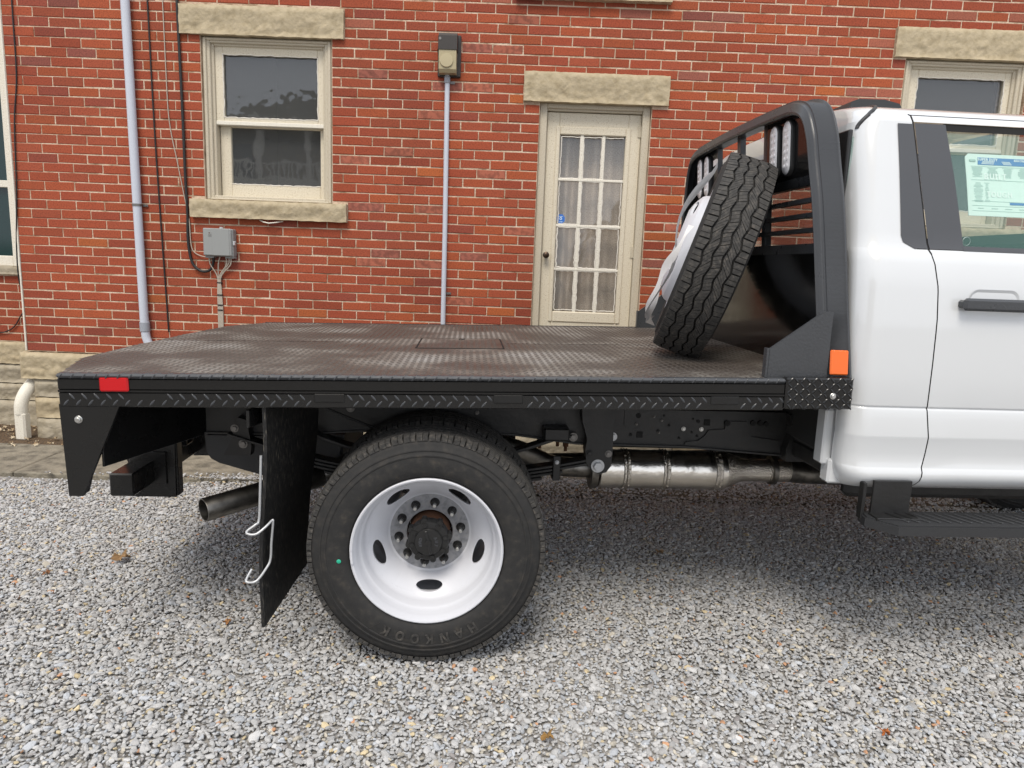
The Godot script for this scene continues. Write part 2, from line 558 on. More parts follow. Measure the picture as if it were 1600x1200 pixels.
func stone(called: String, parent: Node, x0: float, x1: float, y0: float, y1: float, z: float, d: float, sd: int, m: Material, amp := 0.018) -> MeshInstance3D:
	return inst(called, rough_stone(x1 - x0, y1 - y0, d, sd, amp), m, parent, T(Vector3((x0 + x1) * 0.5, (y0 + y1) * 0.5, z)))

func wall_with_openings(st: SurfaceTool, x0: float, x1: float, y0: float, y1: float, zf: float, zb: float, holes: Array):
	var xs := [x0, x1]
	for h in holes: xs.append(h[0]); xs.append(h[1])
	xs.sort()
	for k in xs.size() - 1:
		var a: float = xs[k]
		var b: float = xs[k + 1]
		if b - a < 1e-4: continue
		var ys := [y0]
		for h in holes:
			if h[0] < b - 1e-4 and h[1] > a + 1e-4: ys.append(h[2]); ys.append(h[3])
		ys.append(y1)
		for j in range(0, ys.size(), 2):
			if ys[j + 1] - ys[j] > 1e-4: box(st, Vector3((a + b) * 0.5, (ys[j] + ys[j + 1]) * 0.5, (zf + zb) * 0.5), Vector3(b - a, ys[j + 1] - ys[j], zf - zb))

func bar(parent: Node, called: String, x0: float, x1: float, y0: float, y1: float, z0: float, z1: float, m: Material, bev := 0.003) -> MeshInstance3D:
	var st := mb()
	box(st, Vector3((x0 + x1) * 0.5, (y0 + y1) * 0.5, (z0 + z1) * 0.5), Vector3(x1 - x0, y1 - y0, absf(z1 - z0)), bev)
	return obj(called, st, m, parent)

func ring(st: SurfaceTool, x0: float, x1: float, y0: float, y1: float, wl: float, wr: float, wb: float, wt: float, z0: float, z1: float, bev := 0.004):
	var zc := (z0 + z1) * 0.5
	var d := absf(z1 - z0)
	box(st, Vector3(x0 + wl * 0.5, (y0 + y1) * 0.5, zc), Vector3(wl, y1 - y0, d), bev)
	box(st, Vector3(x1 - wr * 0.5, (y0 + y1) * 0.5, zc), Vector3(wr, y1 - y0, d), bev)
	box(st, Vector3((x0 + wl + x1 - wr) * 0.5, y0 + wb * 0.5, zc), Vector3(x1 - x0 - wl - wr, wb, d), bev)
	box(st, Vector3((x0 + wl + x1 - wr) * 0.5, y1 - wt * 0.5, zc), Vector3(x1 - x0 - wl - wr, wt, d), bev)

func ragged(st: SurfaceTool, a: Vector3, b: Vector3, w: float, sd: int):   # a bead of old putty along a glazing edge
	var r := RandomNumberGenerator.new()
	r.seed = sd
	var pts := PackedVector3Array()
	var n := int(a.distance_to(b) / 0.02) + 2
	for k in n + 1:
		pts.append(a.lerp(b, float(k) / n) + Vector3(r.randf_range(-1, 1), r.randf_range(-1, 1), 0) * w * 0.35)
	tube(st, pts, w * 0.5, 5)

func sash_window(bld: Node3D, x0: float, x1: float, y0: float, y1: float, mid: float, zf: float, label: String, sd: int) -> Node3D:
	var w := Node3D.new()
	put(w, "window", bld)
	if label: w.set_meta("label", label)
	var st := mb()
	ring(st, x0, x1, y0, y1, 0.052, 0.052, 0.03, 0.036, zf - 0.10, zf - 0.025)       # casing, stepped
	ring(st, x0 + 0.010, x1 - 0.010, y0 + 0.002, y1 - 0.008, 0.02, 0.02, 0.01, 0.014, zf - 0.04, zf - 0.012)
	ring(st, x0 + 0.040, x1 - 0.040, y0 + 0.02, y1 - 0.03, 0.030, 0.030, 0.012, 0.02, zf - 0.16, zf - 0.045)
	obj("frame", st, M.cream_gray, w)
	var a := x0 + 0.068
	var b := x1 - 0.068
	st = mb()
	ring(st, a, b, mid - 0.002, y1 - 0.046, 0.055, 0.042, 0.026, 0.052, zf - 0.095, zf - 0.06)
	obj("sash", st, M.cream, w)
	st = mb()
	ring(st, a + 0.006, b - 0.004, y0 + 0.027, mid - 0.004, 0.072, 0.035, 0.09, 0.028, zf - 0.140, zf - 0.105)
	obj("sash", st, M.cream, w)
	bar(w, "meeting_rail", a - 0.002, b + 0.002, mid - 0.026, mid + 0.001, zf - 0.10, zf - 0.055, M.white_paint)
	bar(w, "pane", a + 0.05, b - 0.038, mid + 0.022, y1 - 0.092, zf - 0.083, zf - 0.079, M.glass, 0.0)
	bar(w, "pane", a + 0.07, b - 0.035, y0 + 0.112, mid - 0.03, zf - 0.126, zf - 0.122, M.glass_flat, 0.0)
	st = mb()
	for e in [[Vector3(a + 0.055, mid + 0.024, zf - 0.062), Vector3(a + 0.055, y1 - 0.098, zf - 0.062)], [Vector3(a + 0.055, y1 - 0.098, zf - 0.062), Vector3(b - 0.042, y1 - 0.098, zf - 0.062)], [Vector3(b - 0.042, mid + 0.024, zf - 0.062), Vector3(b - 0.042, y1 - 0.098, zf - 0.062)], [Vector3(a + 0.055, mid + 0.024, zf - 0.062), Vector3(b - 0.042, mid + 0.024, zf - 0.062)], [Vector3(a + 0.078, y0 + 0.117, zf - 0.107), Vector3(b - 0.039, y0 + 0.117, zf - 0.107)]]:
		ragged(st, e[0], e[1], 0.009, sd)
		sd += 1
	obj("putty", st, M.putty, w)
	return w

func build_setting():
	# ground, pavement, soil
	var st := mb()
	quad(st, Vector3(-60, -0.012, 60), Vector3(60, -0.012, 60), Vector3(60, -0.012, -60), Vector3(-60, -0.012, -60))
	tag(obj("gravel_ground", st, M.ground), "grey crushed stone ground under the truck and around it", "ground", "", "structure")
	var walk := Node3D.new()
	put(walk, "sidewalk")
	tag(walk, "worn tan concrete walk between gravel and brick building", "sidewalk", "", "structure")
	var edges := [-9.0, -6.55, -5.05, -3.02, -1.5, 0.02, 1.55, 3.05, 4.6, 6.2, 9.0]
	for k in edges.size() - 1:
		st = mb()
		var a: float = edges[k] + 0.005
		var b: float = edges[k + 1] - 0.005
		box(st, Vector3((a + b) * 0.5, -0.03, 0.53), Vector3(b - a, 0.10 + 0.004 * (k % 2), 0.64), 0.008)
		obj("slab", st, M.concrete, walk)
	st = mb()
	var rows := []
	var n := FastNoiseLite.new()
	n.seed = 9
	n.frequency = 3.0
	for j in 6:
		var r := PackedVector3Array()
		for i in 121:
			var x := -9.0 + 18.0 * i / 120.0
			var z := 0.24 - 0.62 * j / 5.0
			r.append(Vector3(x, 0.004 + 0.012 * j / 5.0 + 0.02 * n.get_noise_2d(x, z), z))
		rows.append(r)
	sheet(st, rows)
	tag(obj("soil_strip", st, M.soil), "bare brown soil with litter along the foot of the building", "soil", "", "structure")

func scatter_litter():
	rng.seed = 77
	var mesh := leaf_mesh(3, 0.5)
	var mm := MultiMesh.new()
	mm.transform_format = MultiMesh.TRANSFORM_3D
	mm.use_colors = true
	mm.mesh = mesh
	mm.instance_count = 420
	for k in 420:
		var s := rng.randf_range(0.15, 0.5)
		var b := Basis.from_euler(Vector3(rng.randf_range(-0.5, 0.5), rng.randf() * TAU, rng.randf_range(-0.5, 0.5))).scaled(Vector3.ONE * s)
		mm.set_instance_transform(k, Transform3D(b, Vector3(rng.randf_range(-5.2, -2.2), 0.022 + rng.randf() * 0.012, rng.randf_range(-0.3, 0.28))))
		var t := rng.randf()
		mm.set_instance_color(k, Color(0.35, 0.25, 0.14).lerp(Color(0.62, 0.54, 0.4), t))
	var m := mat(Color(1, 1, 1), 0.9)
	m.vertex_color_use_as_albedo = true
	var mi := MultiMeshInstance3D.new()
	mi.multimesh = mm
	mi.material_override = m
	put(mi, "leaf_litter")
	tag(mi, "pale crumbled leaf litter on the soil by the downspout", "leaf litter", "", "stuff")

func build_building():
	rng.seed = 4
	make_brick_kit()
	var bld := thing("brick_building", "old red brick building with sandstone lintels and cream woodwork behind the truck", "building")
	var W := [-2.15, -1.278, 1.737, 2.80]
	var D := [0.118, 0.868, 0.42, 2.458]
	var R := [2.525, 3.342, 1.737, 2.82]
	var wall := Node3D.new()
	put(wall, "wall", bld)
	var st := mb()
	wall_with_openings(st, -3.457, 6.4, 0.643, 4.6, -0.003, -0.30, [W, [D[0], D[1], 0.643, D[3]], R])
	obj("mortar", st, M.mortar, wall)
	var blocked := [W, D, R, [-2.276, -1.193, 2.797, 2.978], [-2.242, -1.174, 1.617, 1.737], [0.007, 0.974, 2.455, 2.643], [2.437, 3.43, 2.817, 3.003], [2.42, 3.45, 1.617, 1.737], [-0.069, 0.945, 3.085, 3.21]]
	lay_bricks(wall, -3.457, 5.2, 0.643, 3.62, 0.0, blocked, 300, Rect2(-3.4, 1.0, 5.6, 2.0))
	# closed body behind the wall: floor slabs, sides, roof and back keep the rooms dark
	st = mb()
	box(st, Vector3(1.5, 2.3, -5.0), Vector3(9.8, 4.6, 0.2))
	box(st, Vector3(6.3, 2.3, -2.7), Vector3(0.2, 4.6, 4.4))
	box(st, Vector3(-3.357, 2.3, -2.6), Vector3(0.2, 4.6, 4.58))
	box(st, Vector3(1.5, 4.7, -2.6), Vector3(10.2, 0.2, 5.2))
	box(st, Vector3(1.5, 0.32, -2.65), Vector3(9.4, 0.2, 4.5))
	box(st, Vector3(-0.9, 2.3, -2.2), Vector3(0.12, 3.7, 3.6))
	box(st, Vector3(1.9, 2.3, -2.2), Vector3(0.12, 3.7, 3.6))
	obj("rear_walls", st, M.room, bld)
	# sandstone
	stone("lintel", bld, -2.276, -1.193, 2.797, 2.978, -0.05, 0.085, 31, M.stone, 0.016)
	stone("lintel", bld, 0.007, 0.974, 2.455, 2.643, -0.05, 0.085, 32, M.stone, 0.016)
	stone("lintel", bld, 2.437, 3.43, 2.817, 3.003, -0.05, 0.085, 33, M.stone, 0.016)
	stone("sill", bld, -2.242, -1.174, 1.617, 1.737, -0.12, 0.175, 34, M.stone, 0.018)
	stone("sill", bld, 2.42, 3.45, 1.617, 1.737, -0.12, 0.175, 35, M.stone, 0.018)
	stone("sill", bld, -0.069, 0.945, 3.088, 3.21, -0.04, 0.1, 36, M.stone, 0.016)
	bar(bld, "door_sill", 0.05, 0.93, 0.32, 0.42, -0.2, 0.12, M.stone_gray)
	# foundation
	var ys := [-0.08, 0.159, 0.313, 0.447, 0.640]
	var sd := 50
	for k in 4:
		var x := -3.49 if k == 3 else -3.42
		while x < 6.2:
			var L: float = rng.randf_range(0.45, 0.95)
			if x < -3.3: L = [0.62, 0.8, 0.5, 0.72][k]
			stone("foundation_stone", bld, x + 0.004, x + L - 0.004, ys[k] + 0.004, ys[k + 1] - 0.004, -0.25, 0.31 if k == 3 else 0.285 + rng.randf_range(-0.012, 0.012), sd, [M.stone_gray, M.stone_warm, M.stone_gray, M.stone_warm][k] if sd % 3 else M.stone, 0.03)
			sd += 1
			x += L
	st = mb()
	box(st, Vector3(1.4, 0.3, -0.16), Vector3(9.7, 0.68, 0.25))
	obj("foundation_core", st, M.mortar, bld)
	# the set-back wing at the left
	var wing := Node3D.new()
	put(wing, "wing_wall", bld)
	var G := [-5.1, -3.62, 1.28, 3.3]
	st = mb()
	wall_with_openings(st, -7.4, -3.46, 0.66, 4.6, -0.353, -0.6, [G])
	obj("mortar", st, M.mortar, wing)
	lay_bricks(wing, -7.4, -3.46, 0.66, 3.62, -0.35, [G, [-5.2, -3.55, 1.16, 1.28]], 0, Rect2())
	sd = 90
	ys = [-0.08, 0.209, 0.339, 0.489, 0.662]
	for k in 4:
		var x := -7.4
		while x < -3.5:
			var L: float = rng.randf_range(0.5, 0.9)
			if x + L > -3.75: L = -3.465 - x
			stone("foundation_stone", bld, x + 0.004, x + L - 0.004, ys[k] + 0.004, ys[k + 1] - 0.004, -0.6, 0.29 + rng.randf_range(-0.01, 0.01), sd, M.stone_gray if k != 3 else M.stone, 0.028)
			sd += 1
			x += L
	stone("sill", bld, -5.2, -3.55, 1.165, 1.225, -0.42, 0.11, 97, M.stone_gray, 0.012)
	var gw := Node3D.new()
	put(gw, "window", bld)
	gw.set_meta("label", "tall wing window with white casing cut off by the left edge")
	st = mb()
	ring(st, -5.1, -3.62, 1.225, 3.3, 0.1, 0.13, 0.075, 0.1, -0.46, -0.345)
	obj("frame", st, M.white_paint, gw)
	bar(gw, "meeting_rail", -5.0, -3.75, 1.80, 1.85, -0.46, -0.40, M.white_paint)
	bar(gw, "pane", -5.0, -3.75, 1.30, 1.80, -0.442, -0.438, M.glass_teal, 0.0)
	bar(gw, "pane", -5.0, -3.75, 1.85, 3.2, -0.432, -0.428, M.glass_teal, 0.0)
	st = mb()
	box(st, Vector3(-5.4, 2.3, -5.0), Vector3(4.0, 4.6, 0.2))
	box(st, Vector3(-7.3, 2.3, -2.8), Vector3(0.2, 4.6, 4.2))
	box(st, Vector3(-5.48, 4.7, -2.8), Vector3(4.0, 0.2, 4.9))
	box(st, Vector3(-5.48, 0.32, -2.8), Vector3(3.9, 0.2, 4.2))
	obj("wing_rear_walls", st, M.room, bld)
	# windows
	sash_window(bld, -2.15, -1.278, 1.74, 2.795, 2.268, 0.0, "weathered cream double-hung window above the grey utility box", 300)
	sash_window(bld, 2.525, 3.342, 1.74, 2.815, 2.268, 0.0, "cream window half hidden behind the truck cab", 340)
	build_door(bld)

func build_door(bld: Node3D):
	var st := mb()
	ring(st, 0.12, 0.866, 0.42, 2.456, 0.05, 0.05, 0.002, 0.03, -0.14, -0.03)
	ring(st, 0.142, 0.846, 0.42, 2.432, 0.03, 0.03, 0.002, 0.02, -0.15, -0.05)
	obj("door_frame", st, M.cream_gray, bld)
	var door := Node3D.new()
	put(door, "door", bld)
	door.set_meta("label", "peeling cream door glazed with twelve small panes")
	st = mb()
	ring(st, 0.174, 0.815, 0.44, 2.408, 0.085, 0.085, 0.565, 0.1, -0.115, -0.07)
	obj("stiles", st, M.cream, door)
	st = mb()
	ring(st, 0.236, 0.748, 0.985, 2.318, 0.03, 0.034, 0.075, 0.055, -0.108, -0.062, 0.006)
	obj("glazing_frame", st, M.cream, door)
	var xs := [0.264, 0.419, 0.566, 0.716]
	var ys := [1.06, 1.357, 1.656, 1.967, 2.262]
	for k in [1, 2]: bar(door, "muntin", xs[k] - 0.011, xs[k] + 0.011, 1.05, 2.27, -0.1, -0.07, M.white_paint)
	for k in [1, 2, 3]: bar(door, "muntin", 0.26, 0.72, ys[k] - 0.009, ys[k] + 0.009, -0.098, -0.068, M.white_paint)
	for j in 4:
		for i in 3:
			bar(door, "pane", xs[i] + 0.004, xs[i + 1] - 0.004, ys[j] + 0.004, ys[j + 1] - 0.004, -0.088, -0.085, M.glass_flat, 0.0)
	st = mb()
	var sd := 500
	for j in 4:
		for i in 3:
			var w := 0.013 if j == 1 and i < 2 else 0.008
			var c := [Vector3(xs[i] + 0.012, ys[j] + 0.011, -0.074), Vector3(xs[i + 1] - 0.012, ys[j] + 0.011, -0.074), Vector3(xs[i + 1] - 0.012, ys[j + 1] - 0.011, -0.074), Vector3(xs[i] + 0.012, ys[j + 1] - 0.011, -0.074)]
			for k in 4:
				if rng.randf() < 0.85 or j == 1: ragged(st, c[k], c[(k + 1) % 4], w, sd)
				sd += 1
	obj("putty", st, M.putty, door)
	# curtain close behind the glass
	var rows := []
	for j in 2:
		var r := PackedVector3Array()
		for i in 61:
			var x := 0.22 + 0.54 * i / 60.0
			var f := clampf((0.62 - x) * 6.0, 0.25, 1.0)
			r.append(Vector3(x, 0.7 + 1.75 * j, -0.20 + f * (0.034 * sin(x * 62.0) + 0.016 * sin(x * 31.0 + j * 0.6))))
		rows.append(r)
	st = mb()
	sheet(st, rows)
	obj("curtain", st, M.curtain, door)
	st = mb()
	cyl(st, Vector3(0.30, 0.95, -0.125), Vector3(0.235, 1.30, -0.115), 0.011, 10)
	obj("curtain_rod", st, M.cream_gray, door)
	# octagonal alarm sticker
	st = mb()
	var oct := []
	for k in 8: oct.append(Vector2(0.030 * cos(TAU * (k + 0.5) / 8), 0.034 * sin(TAU * (k + 0.5) / 8)))
	prism(st, oct, 0, 0.0015, T(Vector3(0.297, 1.702, -0.0845)))
	var stick := obj("alarm_sticker", st, M.blue, door)
	st = mb()
	for t in [["SECURITY", 0.016, 0.0052], ["SYSTEM", -0.020, 0.0052]]:
		text3d(st, t[0], t[2], 0.0006, T(Vector3(0.297, 1.702 + t[1], -0.0826)))
	lathe(st, [Vector2(0.0055, 0.0005), Vector2(0.0085, 0.0005)], 20, T(Vector3(0.297, 1.704, -0.083)))
	st.set_smooth_group(-1)
	obj("sticker_print", st, M.print_light, door)
	st = mb()
	lathe(st, [Vector2(0.013, 0), Vector2(0.014, 0.012), Vector2(0.011, 0.022), Vector2(0.018, 0.03), Vector2(0.023, 0.04), Vector2(0.022, 0.05), Vector2(0.013, 0.057), Vector2(0, 0.058)], 20, T(Vector3(0.203, 1.45, -0.07)))
	obj("door_knob", st, M.knob, door)
	for y in [2.3, 1.49]:
		st = mb()
		cyl(st, Vector3(0.822, y - 0.04, -0.058), Vector3(0.822, y + 0.04, -0.058), 0.007, 10)
		box(st, Vector3(0.81, y, -0.066), Vector3(0.03, 0.075, 0.006))
		obj("hinge", st, M.cream_gray, door)

func text3d(st: SurfaceTool, s: String, size: float, depth: float, xf: Transform3D, bold := true):
	var f := SystemFont.new()
	f.font_names = PackedStringArray(["Droid Sans"])
	f.font_weight = 700 if bold else 400
	var tm := TextMesh.new()
	tm.font = f
	tm.text = s
	tm.font_size = 32
	tm.pixel_size = size / 23.0
	tm.depth = depth
	tm.curve_step = 2.0
	var a := tm.surface_get_arrays(0)
	var v: PackedVector3Array = a[Mesh.ARRAY_VERTEX]
	var ix = a[Mesh.ARRAY_INDEX]
	if ix != null and ix.size() > 0:
		for i in ix: st.add_vertex(xf * v[i])
	else:
		for p in v: st.add_vertex(xf * p)

# ------------------------------------------------------------------ fittings on the wall
func strap(parent: Node, at: Vector3, r: float):
	var st := mb()
	lathe(st, [Vector2(r + 0.003, -0.008), Vector2(r + 0.003, 0.008)], 20, T(at, Basis(Vector3.RIGHT, -PI / 2)))
	box(st, at + Vector3(r + 0.016, 0, -r + 0.003), Vector3(0.034, 0.016, 0.004))
	cyl(st, at + Vector3(r + 0.021, 0, -r + 0.004), at + Vector3(r + 0.021, 0, -r + 0.010), 0.005, 8)
	obj("strap", st, M.bolt_dull, parent)

func build_fittings():
	# grey plastic riser at the left
	var p := thing("drain_pipe", "tall pale grey plastic pipe running up the brick wall left of the window", "pipe", Vector3(-2.6, 0.6, 0.04))
	var o := p.position
	var st := mb()
	tube(st, PackedVector3Array([Vector3(-2.623, 3.7, 0.036) - o, Vector3(-2.605, 1.9, 0.036) - o, Vector3(-2.592, 0.86, 0.036) - o]), 0.0285, 20)
	obj("riser", st, M.pvc, p)
	st = mb()
	cyl(st, Vector3(-2.592, 0.885, 0.036) - o, Vector3(-2.590, 0.815, 0.036) - o, 0.0335, 20, -1, 0.004)
	obj("coupling", st, M.pvc_dark, p)
	st = mb()
	tube(st, smooth_path([Vector3(-2.590, 0.83, 0.036) - o, Vector3(-2.583, 0.77, 0.036) - o, Vector3(-2.56, 0.71, 0.037) - o, Vector3(-2.53, 0.66, 0.038) - o, Vector3(-2.52, 0.5, 0.12) - o, Vector3(-2.52, 0.0, 0.13) - o]), 0.0285, 20)
	obj("elbow", st, M.pvc, p)
	strap(p, Vector3(-2.603, 1.681, 0.036) - o, 0.0285)
	# wall lamp over its conduit
	var L := thing("wall_lamp", "dark bronze wall pack lamp with yellowed lens above the thin conduit", "lamp", Vector3(-0.502, 2.715, 0.0))
	st = mb()
	box(st, Vector3(0.008, 0.0, 0.014), Vector3(0.152, 0.262, 0.03), 0.006)
	obj("back_plate", st, M.bronze, L)
	st = mb()
	prism(st, [Vector2(0.0, 0.125), Vector2(0.075, 0.122), Vector2(0.088, 0.105), Vector2(0.088, 0.02), Vector2(0.0, 0.02)], -0.064, 0.056, T(Vector3(0, 0, 0.02), Basis(Vector3.UP, -PI / 2)))
	prism(st, [Vector2(0.0, 0.02), Vector2(0.088, 0.02), Vector2(0.05, -0.01), Vector2(0.0, -0.122)], 0.0572, 0.063, T(Vector3(0, 0, 0.02), Basis(Vector3.UP, -PI / 2)))
	obj("hood", st, M.bronze, L)
	st = mb()
	prism(st, [Vector2(0.0, 0.018), Vector2(0.082, 0.018), Vector2(0.076, -0.098), Vector2(0.06, -0.118), Vector2(0.0, -0.120)], -0.060, 0.054, T(Vector3(0, 0, 0.021), Basis(Vector3.UP, -PI / 2)))
	lathe(st, [Vector2(0.046, 0.0), Vector2(0.042, 0.006), Vector2(0.0, 0.008)], 28, T(Vector3(-0.003, -0.045, 0.099), Basis(Vector3.RIGHT, -0.05)))
	obj("lens", st, M.prismatic, L)
	st = mb()
	cyl(st, Vector3(-0.046, 0.085, 0.106), Vector3(-0.046, 0.085, 0.110), 0.0085, 16)
	obj("photocell", st, M.bolt_dull, L)
	var c := thing("conduit", "thin grey conduit running straight down from the wall lamp", "conduit", Vector3(-0.503, 0.6, 0.02))
	o = c.position
	st = mb()
	tube(st, PackedVector3Array([Vector3(-0.505, 2.60, 0.02) - o, Vector3(-0.500, 1.6, 0.02) - o, Vector3(-0.497, 0.0, 0.06) - o]), 0.0165, 16)
	obj("tubing", st, M.pvc, c)
	st = mb()
	cyl(st, Vector3(-0.505, 2.59, 0.02) - o, Vector3(-0.505, 2.545, 0.02) - o, 0.0205, 16, -1, 0.003)
	obj("coupling", st, M.pvc_dark, c)
	strap(c, Vector3(-0.505, 2.553, 0.02) - o, 0.0165)
	strap(c, Vector3(-0.5, 1.16, 0.02) - o, 0.0165)
	# utility box and its bundle
	var u := thing("utility_box", "grey plastic utility box on the bricks below the window sill", "utility box", Vector3(-2.042, 1.449, 0.0))
	st = mb()
	box(st, Vector3(0, 0, 0.035), Vector3(0.200, 0.186, 0.062), 0.005)
	obj("case", st, M.box, u)
	st = mb()
	box(st, Vector3(-0.004, 0.003, 0.072), Vector3(0.194, 0.184, 0.014), 0.006)
	box(st, Vector3(0.02, 0.003, 0.079), Vector3(0.12, 0.180, 0.006), 0.003)
	obj("lid", st, M.box, u)
	st = mb()
	box(st, Vector3(-0.055, 0.063, 0.0795), Vector3(0.010, 0.005, 0.0008))
	obj("printed_mark", st, M.rust, u)
	st = mb()
	for k in 3: box(st, Vector3(-0.05, 0.054 - 0.007 * k, 0.0795), Vector3(0.026, 0.0025, 0.0008))
	obj("printed_mark", st, M.bolt_dull, u)
	st = mb()
	box(st, Vector3(0.004, 0.099, 0.02), Vector3(0.022, 0.016, 0.014), 0.002)
	cyl(st, Vector3(0.004, 0.1, 0.026), Vector3(0.004, 0.1, 0.032), 0.005, 8)
	obj("mounting_tab", st, M.galv, u)
	st = mb()
	box(st, Vector3(0.105, -0.002, 0.055), Vector3(0.014, 0.028, 0.03), 0.003)
	box(st, Vector3(0.112, 0.008, 0.06), Vector3(0.012, 0.008, 0.012), 0.002)
	obj("latch", st, M.galv, u)
	st = mb()
	box(st, Vector3(-0.07, -0.098, 0.03), Vector3(0.06, 0.014, 0.05), 0.003)
	box(st, Vector3(0.068, -0.098, 0.03), Vector3(0.062, 0.014, 0.05), 0.003)
	obj("foot", st, M.box, u)
	var wb := thing("wire_bundle", "beige wires gathered into one bundle under the grey utility box", "wires", Vector3(-2.06, 1.0, 0.0))
	o = wb.position
	var k := 0
	for sx in [-2.12, -2.045, -2.005, -1.985, -1.97]:
		st = mb()
		var dx := (k - 2) * 0.0065
		tube(st, smooth_path([Vector3(sx, 1.352, 0.04) - o, Vector3(lerpf(sx, -2.06, 0.25) + (0.015 if k > 1 else -0.01), 1.30 + 0.008 * (k % 2), 0.036) - o, Vector3(-2.065 + dx, 1.215, 0.015) - o, Vector3(-2.068 + dx, 1.1, 0.009) - o, Vector3(-2.066 + dx * 1.2, 0.95, 0.009) - o, Vector3(-2.068 + dx, 0.66, 0.01) - o]), 0.0042, 6)
		obj("wire", st, M.wire, wb)
		k += 1
	for y in [1.205, 1.175, 1.09, 1.02, 0.985]:
		bar(wb, "clip", -2.084 - o.x, -2.048 - o.x, y - 0.004 - o.y, y + 0.004 - o.y, 0.003, 0.017, M.cable, 0.001)
	# bent bracket under the sill
	st = mb()
	tube(st, PackedVector3Array([Vector3(-1.775, 1.612, 0.006), Vector3(-1.745, 1.600, 0.03), Vector3(-1.70, 1.592, 0.05), Vector3(-1.66, 1.598, 0.04), Vector3(-1.615, 1.610, 0.006)]), 0.0045, 6)
	tag(obj("sill_bracket", st, M.white_paint), "small bent white bracket sticking out under the window sill", "bracket")
	# cables
	line_thing("cable", "thick black cable dropping past the window and looping up to the utility box", [Vector3(-2.29, 3.6, 0.014), Vector3(-2.287, 3.0, 0.014), Vector3(-2.278, 2.3, 0.014), Vector3(-2.276, 1.87, 0.014), Vector3(-2.270, 1.65, 0.014), Vector3(-2.274, 1.5, 0.014), Vector3(-2.268, 1.395, 0.016), Vector3(-2.245, 1.30, 0.018), Vector3(-2.19, 1.253, 0.02), Vector3(-2.135, 1.255, 0.022), Vector3(-2.105, 1.29, 0.026), Vector3(-2.09, 1.355, 0.035)], 0.0095, M.cable)
	line_thing("cable", "thin black cable hanging midway between the pale pipe and the window", [Vector3(-2.497, 3.6, 0.008), Vector3(-2.484, 3.0, 0.008), Vector3(-2.478, 2.4, 0.008), Vector3(-2.470, 1.95, 0.008), Vector3(-2.455, 1.4, 0.008), Vector3(-2.437, 0.815, 0.010)], 0.0052, M.cable)
	line_thing("cable", "slack thin black cable at the left corner curling onto the wing", [Vector3(-3.36, 3.6, 0.008), Vector3(-3.376, 2.95, 0.008), Vector3(-3.382, 2.5, 0.008), Vector3(-3.418, 2.2, 0.009), Vector3(-3.44, 1.75, 0.009), Vector3(-3.474, 1.35, 0.004), Vector3(-3.485, 1.1, -0.02), Vector3(-3.54, 0.93, -0.2), Vector3(-3.64, 0.95, -0.335), Vector3(-3.71, 0.87, -0.338), Vector3(-3.85, 0.73, -0.338), Vector3(-4.3, 0.69, -0.338)], 0.0045, M.cable)
	line_thing("wire", "slim beige wire wandering beside the thick black cable", [Vector3(-2.395, 3.6, 0.006), Vector3(-2.385, 3.0, 0.006), Vector3(-2.382, 2.6, 0.006), Vector3(-2.374, 2.25, 0.006), Vector3(-2.33, 1.98, 0.006), Vector3(-2.29, 1.75, 0.008), Vector3(-2.262, 1.6, 0.012), Vector3(-2.253, 1.42, 0.012), Vector3(-2.215, 1.365, 0.012), Vector3(-2.13, 1.345, 0.03)], 0.0032, M.wire)
	line_thing("corner_cable", "white painted wire running down the brick corner beside the wing", [Vector3(-3.462, 3.6, 0.003), Vector3(-3.462, 2.4, 0.003), Vector3(-3.461, 1.4, 0.003), Vector3(-3.460, 0.648, 0.003)], 0.0065, M.white_paint)
	# downspout foot at the corner
	var d := thing("downspout", "short white downspout foot at the stone corner on the left", "downspout", Vector3(-3.49, 0.0, 0.05))
	o = d.position
	st = mb()
	tube(st, smooth_path([Vector3(-3.452, 0.50, -0.25) - o, Vector3(-3.455, 0.44, -0.10) - o, Vector3(-3.468, 0.36, 0.02) - o, Vector3(-3.482, 0.28, 0.065) - o, Vector3(-3.486, 0.20, 0.07) - o]), 0.043, 18)
	obj("elbow", st, M.white_paint, d)
	st = mb()
	box(st, Vector3(-3.482, 0.11, 0.07) - o, Vector3(0.078, 0.20, 0.072), 0.012)
	obj("spout", st, M.white_paint, d)

func line_thing(called: String, label: String, pts: Array, r: float, m: Material):
	var st := mb()
	tube(st, smooth_path(pts, 6), r, 8)
	tag(obj(called, st, m), label, "wire" if called == "wire" else "cable")

